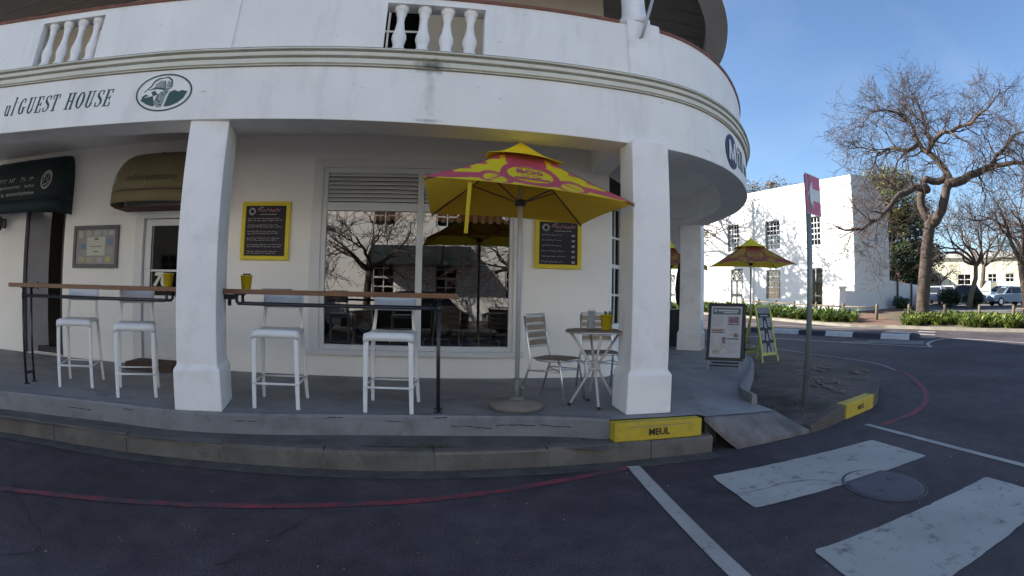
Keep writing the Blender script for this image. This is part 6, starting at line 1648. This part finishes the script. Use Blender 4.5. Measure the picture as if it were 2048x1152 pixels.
bt = empty('bare_tree', (25.1, 18.6, .4)); tag(bt, 'big bare winter tree with a forked trunk and spreading crown beside the brick path', 'tree')
MB().tube(bez([(25.0, 18.55, -.1), (25.13, 18.65, .6), (25.19, 18.58, 2.37), (25.32, 18.4, 4.34), (25.46, 18.2, 5.6), (25.5, 18.15, 6.0)]), [.62, .52, .48, .47, .46, .45, .44, .43, .42, .41, .40, .40, .40, .41, .40] + [.38] * 40 if False else .0, 10) if False else None
tp_ = bez([(25.0, 18.55, -.1), (25.13, 18.65, .6), (25.19, 18.58, 2.37), (25.32, 18.4, 4.34), (25.46, 18.2, 5.6), (25.5, 18.15, 6.0)])
MB().tube(tp_, [.55 - .20 * min(1, i / (len(tp_) * .12)) * .55 - .12 * i / len(tp_) for i in range(len(tp_))], 12).build('trunk', BARK, bt)
rr = random.Random(17); lb_ = MB(); tw = MB()
for k, P in SK.items():
    c = bez(P); r0, r1 = RD[k]; n = len(c)
    R_ = [r0 + (r1 - r0) * i / (n - 1) for i in range(n)]
    for i in range(1, n - 1): c[i] = c[i] + Vector((rr.gauss(0, .05), rr.gauss(0, .05), rr.gauss(0, .06)))
    lb_.tube(c, R_, 8)
    if k in ('L', 'R'): continue
    for i in range(2, n):
        for _k in range(2 if rr.random() < .9 else 1):
            t = (c[i] - c[i - 1]).normalized(); ax = Vector((rr.gauss(0, 1), rr.gauss(0, 1), rr.gauss(0, 1))).cross(t).normalized()
            nd = Matrix.Rotation(rr.uniform(.6, 1.3), 3, ax) @ t
            grow(tw, c[i], nd, rr.uniform(.9, 2.15), min(.055, R_[i] * .5), 2, 5, rr, droop=.03 if k in ('low', 'left', 'ul') else .0, kids_=(3, 4), wig=.25, minr=.0085)
    grow(tw, c[-1], (c[-1] - c[-2]).normalized(), 1.3, R_[-1], 2, 5, rr, kids_=(3, 4), wig=.22, minr=.008)
lb_.build('limbs', BARK, bt, fix=False)
tw.build('crown', TWIG, bt, fix=False)
def bare_tree(label, base, h, r, lean, seed, lv=5, spread=.8, mt=BARKL, len_=2.9, grp='bare winter trees', kids_=(3, 4), minr=.01, nl=5, kcap=None, tw_m=None):
    rr = random.Random(seed); root = empty('bare_tree', base); tag(root, label, 'tree', grp)
    b = Vector(base); top = b + Vector((lean[0], lean[1], h))
    tr = [b - Vector((0, 0, .3)), b.lerp(top, .35) + Vector((rr.gauss(0, .06), rr.gauss(0, .06), 0)), b.lerp(top, .7) + Vector((rr.gauss(0, .08), rr.gauss(0, .08), 0)), top]
    MB().tube(tr, [r * 1.25, r, r * .9, r * .85], 10).build('trunk', mt, root)
    mb = MB()
    for k in range(nl):
        a = 2 * math.pi * (k + rr.uniform(-.2, .2)) / nl; el = rr.uniform(.35, 1.0)
        grow(mb, top - Vector((0, 0, .05 * k)), Vector((math.cos(a) * math.cos(el), math.sin(a) * math.cos(el), math.sin(el))), len_ * rr.uniform(.8, 1.15), r * .55, 1, lv, rr, kids_=kids_, wig=.24, minr=minr, spread=spread)
    mb.build('crown', tw_m or TWIG, root, fix=False)
    return root
bare_tree('slender pale trunked bare tree behind the sunlit plants, right of the big tree', (34.3, 20.9, .85), 3.1, .21, (.35, -.5), 5, lv=5, len_=3.4, nl=6)
bare_tree('brown trunked bare tree at the right edge of the photo', (33.4, 15.0, .75), 3.2, .36, (-.35, .5), 9, lv=5, len_=3.6, nl=6, mt=BARK)
bare_tree('bare tree behind the slender one, its thin crown spreading in front of the yellow building', (42.5, 24.5, 1.0), 3.5, .25, (.2, -.3), 12, lv=5, len_=3.8, nl=6)
bare_tree('small bare tree by the parked cars left of the slender pale trunk', (43.5, 30.5, 1.1), 2.0, .14, (.3, -.2), 14, lv=4, len_=2.6, nl=5)
bare_tree('far bare tree filling the sky at the right edge above the yellow building', (40.5, 16.5, .9), 4.6, .3, (-.4, .5), 31, lv=5, len_=4.2, nl=7)
# the tree whose shadow falls on the white facade
s_t = bare_tree('bare tree standing before the white building and throwing its shadow over the facade', (14.3, 40.2, .6), 6.6, .55, (.9, -.4), 8, lv=5, len_=4.2, nl=8, spread=.85, kids_=(3, 4), minr=.028)
def leafy(label, base, h, rad, clumps, per, size, mats_, seed, trunk_r=.3, name='evergreen_tree', grp=None):
    rr = random.Random(seed); root = empty(name, base); tag(root, label, 'tree', grp)
    b = Vector(base)
    MB().tube([b - Vector((0, 0, .3)), b + Vector((.1, 0, h * .5)), b + Vector((0, .1, h + rad[2] * .3))], [trunk_r, trunk_r * .7, .05], 8).build('trunk', BARK, root)
    mb = MB(); lm = MB()
    for k in range(clumps):
        while True:
            v = Vector((rr.uniform(-1, 1), rr.uniform(-1, 1), rr.uniform(-1, 1)))
            if .25 < v.length < 1: break
        c = b + Vector((v.x * rad[0], v.y * rad[1], h + v.z * rad[2])); cr = rr.uniform(.18, .36) * min(rad)
        leaf_cloud(mb, c, (cr * 1.3, cr * 1.3, cr), per, size, rr, shell=.1, mi=(0 if rr.random() < .62 else 1))
        if k % 3 == 0: lm.tube([b + Vector((0, 0, h * .6)), (b + Vector((0, 0, h))).lerp(c, .5), c], [.10, .06, .02], 4, caps=False)
    mb.build('crown', mats_, root, fix=False); lm.build('limbs', BARK, root, fix=False)
leafy('tall olive green leafy tree rising behind the curved gable', (43.0, 36.0, 1), 9.6, (4.6, 4.4, 3.5), 120, 120, .17, [YG, MG], 41)
leafy('dark evergreen tree behind the big trunk, above the yard wall', (43.0, 34.0, 1), 5.6, (3.1, 3.1, 4.4), 100, 110, .17, [DG, MG], 42)
leafy('green tree beyond the yard wall, between the big trunk and the parked cars', (47.5, 34.8, 1), 3.8, (2.0, 2.0, 2.6), 45, 90, .16, [MG, DG], 43)
leafy('rust brown tree top showing over the white roof', (31.5, 40.5, 1), 9.2, (4.6, 3.2, 2.3), 70, 70, .13, [RU, BARKL], 44, name='rust_tree')

# ------------------------------------------------------------------ yellow building
YB = empty('yellow_building', (62.6, 41.3, 1.4)); tag(YB, 'pale yellow two storey building beyond the parked cars', 'building')
YP = mat('pale yellow plaster', (.82, .79, .58), .85, .03, 1)
ya, yb_ = Vector((60.5, 47.0)), Vector((73.0, 22.5)); yu = (yb_ - ya).normalized(); yn = Vector((-yu.y, yu.x)); YL = (yb_ - ya).length
yf = lambda u, z, d: (ya.x + yu.x * u + yn.x * d, ya.y + yu.y * u + yn.y * d, z)
def yw_(px_u, z0, z1, w=1.5): return (px_u - w / 2, px_u + w / 2, z0, z1)
def u_of(azd):   # distance along the facade seen at this bearing
    d = Vector((math.sin(R(azd)), math.cos(R(azd)))); det = yu.x * (-d.y) - (-d.x) * yu.y
    return ((-ya.x) * (-d.y) - (-d.x) * (-ya.y)) / det
ups = [yw_(u_of(58.2), 3.5, 4.9, 2.0), yw_(u_of(61.45), 3.85, 4.95, 1.35), yw_(u_of(63.5), 3.85, 4.95, 1.35), yw_(u_of(65.6), 3.85, 4.95, 1.35)]
lows = [yw_(u_of(56.5), 1.6, 2.7, 1.3), yw_(u_of(58.3), 1.5, 2.7, 1.4), yw_(u_of(61.5), 1.2, 2.4, 2.2), yw_(u_of(63.6), 1.2, 2.4, 2.4), yw_(u_of(66.0), 1.2, 2.4, 2.4)]
hs = [h for h in ups + lows if 0 < h[0] and h[1] < YL]
m_ = MB(); holed_wall(m_, yf, 0, YL, .5, 6.9, hs, .25); m_.quad(yf(0, .5, 0), yf(0, .5, 12), yf(0, 6.9, 12), yf(0, 6.9, 0)); m_.build('wall', YP, YB, fix=False)
MB().hexa([yf(-.3, 6.9, -.4), yf(YL, 6.9, -.4), yf(YL, 6.9, 12), yf(-.3, 6.9, 12), yf(-.3, 7.1, -.3), yf(YL, 7.1, -.3), yf(YL, 8.2, 6), yf(-.3, 8.2, 6)]).build('roof', mat('pale roof', (.42, .41, .36), .8), YB)
for h in hs:
    window(YB, yf, *h, 2, 2, bar_=.09, frame=.09)
    if h in lows: MB().hexa([yf(h[0] - .3, h[3] + .15, -.5), yf(h[1] + .3, h[3] + .15, -.5), yf(h[1] + .3, h[3] + .15, 0), yf(h[0] - .3, h[3] + .15, 0), yf(h[0] - .3, h[3] + .25, -.5), yf(h[1] + .3, h[3] + .25, -.5), yf(h[1] + .3, h[3] + .42, 0), yf(h[0] - .3, h[3] + .42, 0)]).build('window_hood', YP, YB)
u0_ = u_of(59.8); MB().hexa([yf(u0_ - .9, 3.3, -.06), yf(u0_ + .9, 3.3, -.06), yf(u0_ + .9, 3.3, .05), yf(u0_ - .9, 3.3, .05), yf(u0_ - .9, 3.75, -.06), yf(u0_ + .9, 3.75, -.06), yf(u0_ + .9, 3.75, .05), yf(u0_ - .9, 3.75, .05)]).build('name_panel', mat('cream panel', (.78, .77, .55), .8), YB)
# low roof seen between the trunks, left of the yellow building
lo_ = empty('brick_house', (60, 48, 1.3)); tag(lo_, 'low brown brick house with a dull roof behind the green tree', 'house')
MB().box((59.0, 48.5, .8), (9, 6, 3.6), R(-60), base=True).build('wall', mat('brown brick wall', (.20, .12, .085), .9, .2, 3), lo_)
MB().prism([(-5, 0), (5, 0), (4, 2.0), (-4, 2.0)], lambda a, b_: (59.0 + a * math.cos(R(-60)) + 3.3 * math.sin(R(60)), 48.5 + a * math.sin(R(-60)) + 3.3 * .5, 4.4 + b_), lambda a, b_: (59.0 + a * math.cos(R(-60)) - 3.3 * math.sin(R(60)), 48.5 + a * math.sin(R(-60)) - 3.3 * .5, 4.4 + b_)).build('roof', mat('brown tile roof', (.17, .09, .07), .9, .2, 4), lo_)
MB().quad((56.6, 47.2, 1.4), (57.3, 46.0, 1.4), (57.3, 46.0, 2.6), (56.6, 47.2, 2.6)).build('window', GLASS2, lo_, fix=False)

# ------------------------------------------------------------------ cars
def car(label, loc, rz, col, h=1.45, L_=4.2, W_=1.7, van=False):
    t = empty('parked_car', loc, rz); tag(t, label, 'car', 'cars parked across the verge')
    zb = .28
    low = [(-.5, .30), (-.5, .62), (-.47, .78), (-.30, .86), (.27, .93), (.46, .88), (.5, .70), (.5, .30)]
    if van: top = [(-.36, .82), (-.24, h / 1.0 * .96), (-.15, h), (.42, h), (.475, .95)]
    else: top = [(-.24, .84), (-.09, h * .97), (.0, h), (.22, h), (.30, h * .97), (.44, .90)]
    bd = MB()
    def sec(poly, w0, w1, mi=0):
        n = len(poly); zs = [z for _, z in poly]; z0, z1 = min(zs), max(zs); P = []
        for s_ in (-1, 1):
            for (x, z) in poly:
                w = w0 + (w1 - w0) * (z - z0) / (z1 - z0); P.append((x * L_, s_ * w / 2 * W_, z))
        return bd.add(P, [tuple(range(n)), tuple(reversed(range(n, 2 * n)))] + [(i, i + n, (i + 1) % n + n, (i + 1) % n) for i in range(n)], mi)
    sec(low, 1.0, .97); sec(top, .94, .72)
    pm_ = mat('car paint ' + label[:12], col, .3, .02, 3, spec=.6)
    bd.build('body', pm_, t, world=False, bevel=.05)
    gl = MB(); x0, x1 = top[0][0] * L_, top[-1][0] * L_
    zt_, zb_ = h - .09, .93
    f_ = lambda x, s_, z: (x, s_ * (.94 + (.72 - .94) * (z - .84) / (h - .84)) / 2 * W_ + s_ * .006, z)
    xa, xb = (-.09 if not van else -.2) * L_, (.30 if not van else .42) * L_
    for s_ in (-1, 1):
        gl.quad(f_(x0 + .22, s_, zb_), f_(x1 - .30, s_, zb_), f_(xb - .06, s_, zt_), f_(xa + .14, s_, zt_))
    gl.quad((x0 + .03, -.62, .90), (x0 + .03, .62, .90), (xa - .05, .56, zt_), (xa - .05, -.56, zt_)); gl.quad((x1 + .0, -.58, .98), (x1 + .0, .58, .98), (xb + .10, .52, zt_), (xb + .10, -.52, zt_))
    gl.build('windows', mat('car glass', (.03, .035, .04), .1, .1, 3, spec=.8), t, world=False, fix=False)
    for sx in (-.31, .30):
        for sy in (-1, 1):
            w_ = MB(); w_.tube([(sx * L_, sy * (W_ / 2 - .19), .31), (sx * L_, sy * (W_ / 2 + .005), .31)], .31, 20); wo = w_.build('wheel', mat('tyre', (.02, .02, .02), .8), t, world=False)
            MB().tube([(sx * L_, sy * (W_ / 2 - .05), .31), (sx * L_, sy * (W_ / 2 + .015), .31)], .19, 14).build('rim', CHROME, wo, world=False)
    for sy in (-1, 1):
        MB().box((-.497 * L_, sy * .62, .70), (.05, .28, .12)).build('headlight', mat('headlight', (.6, .6, .6), .2), t, world=False)
        MB().box((.498 * L_, sy * .64, .76), (.04, .22, .14)).build('tail_light', mat('tail light', (.35, .02, .02), .3), t, world=False)
    MB().box((.502 * L_, 0, .62), (.02, .50, .11)).build('number_plate', mat('white plate', (.6, .6, .55), .5), t, world=False)
    return t
def P_(az, d): return (math.sin(R(az)) * d, math.cos(R(az)) * d, gz(math.sin(R(az)) * d, math.cos(R(az)) * d) + .16)
car('silver car parked just right of the big trunk, behind the plants', P_(54.9, 46.5), R(20), (.45, .48, .50))
car('white car parked beside the dark clipped bush, farther left', P_(56.3, 51), R(30), (.62, .62, .62))
car('blue grey rounded car between the two dark clipped bushes', P_(57.9, 43.5), R(-58), (.10, .13, .18), h=1.55)
car('white van parked in front of the yellow building', P_(60.8, 50), R(15), (.68, .68, .66), h=1.85, van=True)
car('white car parked behind the van, in front of the yellow building', P_(62.3, 52), R(-35), (.60, .62, .62))
car('pale blue car at the far right of the parked cars', P_(63.3, 45.5), R(-30), (.26, .34, .42))
car('dark car parked behind the white van, left of it', P_(59.6, 58), R(-30), (.05, .05, .06))
for (az, d, r_, lb) in ((56.6, 41.5, .95, 'dark clipped bush left of the slender pale trunk'), (59.3, 41.5, .85, 'dark clipped bush right of the slender pale trunk')):
    p = P_(az, d); bush(lb, (p[0], p[1], p[2] + r_ * .7), (r_, r_, r_ * .8), 2600, [DG, DG], .09, 'dark clipped bushes by the cars')

# ------------------------------------------------------------------ across the street (seen in the window glass)
OB = empty('opposite_building', (0, -12, 0)); tag(OB, 'white building with dark awnings across the street, mirrored in the shop window', 'building')
of = lambda u, z, d: (-u, -12 - d, z)
owin = [(u, u + 1.1, z0, z0 + 1.9) for u in (-9, -5, -1.6, 1.4, 5, 9, 13) for z0 in (1.2, 4.6)]
m_ = MB(); holed_wall(m_, of, -22, 24, 0, 8.2, owin, .2); m_.quad(of(-22, 8.2, 0), of(24, 8.2, 0), of(24, 8.2, 8), of(-22, 8.2, 8)); m_.build('wall', SUNW, OB, fix=False)
for h in owin: window(OB, of, *h, 2, 4, bar_=.05, frame=.08)
MB().hexa([of(-2.2, 2.7, -1.6), of(2.6, 2.7, -1.6), of(2.6, 2.7, 0), of(-2.2, 2.7, 0), of(-2.2, 2.75, -1.6), of(2.6, 2.75, -1.6), of(2.6, 3.7, 0), of(-2.2, 3.7, 0)]).build('awning', DGRN, OB)
MB().hexa([of(-8, 2.5, -1.5), of(-4, 2.5, -1.5), of(-4, 2.5, 0), of(-8, 2.5, 0), of(-8, 2.55, -1.5), of(-4, 2.55, -1.5), of(-4, 3.4, 0), of(-8, 3.4, 0)]).build('awning', mat('dark brown canvas', (.03, .02, .018), .8), OB)
struct(MB().hexa([(-24, -12, -.1), (22, -12, -.1), (22, -9.6, -.1), (-24, -9.6, -.1), (-24, -12, .15), (22, -12, .15), (22, -9.6, .15), (-24, -9.6, .15)]).build('pavement', PAVE))
car('dark green car standing across the street, mirrored low in the shop window', (-.6, -4.3, 0), R(2), (.012, .02, .018), h=1.5)  # cars put in for the glass: they darken its low reflection
car('white car behind the dark one across the street, mirrored left in the window', (-4.9, -5.4, 0), R(0), (.6, .6, .6), h=1.5)
car('black car across the street, mirrored in the right window pane', (4.2, -4.6, 0), R(-2), (.012, .012, .014), h=1.5)
bare_tree('bare street tree across the road, mirrored in the left pane of the shop window', (-2.4, -7.9, 0), 2.4, .16, (.2, .2), 77, lv=5, len_=2.3, nl=6, mt=BARK, grp='bare street trees across the road')
bare_tree('second bare street tree across the road, mirrored in the right pane', (4.6, -8.4, 0), 2.5, .16, (-.2, .1), 78, lv=5, len_=2.3, nl=6, mt=BARK, grp='bare street trees across the road')
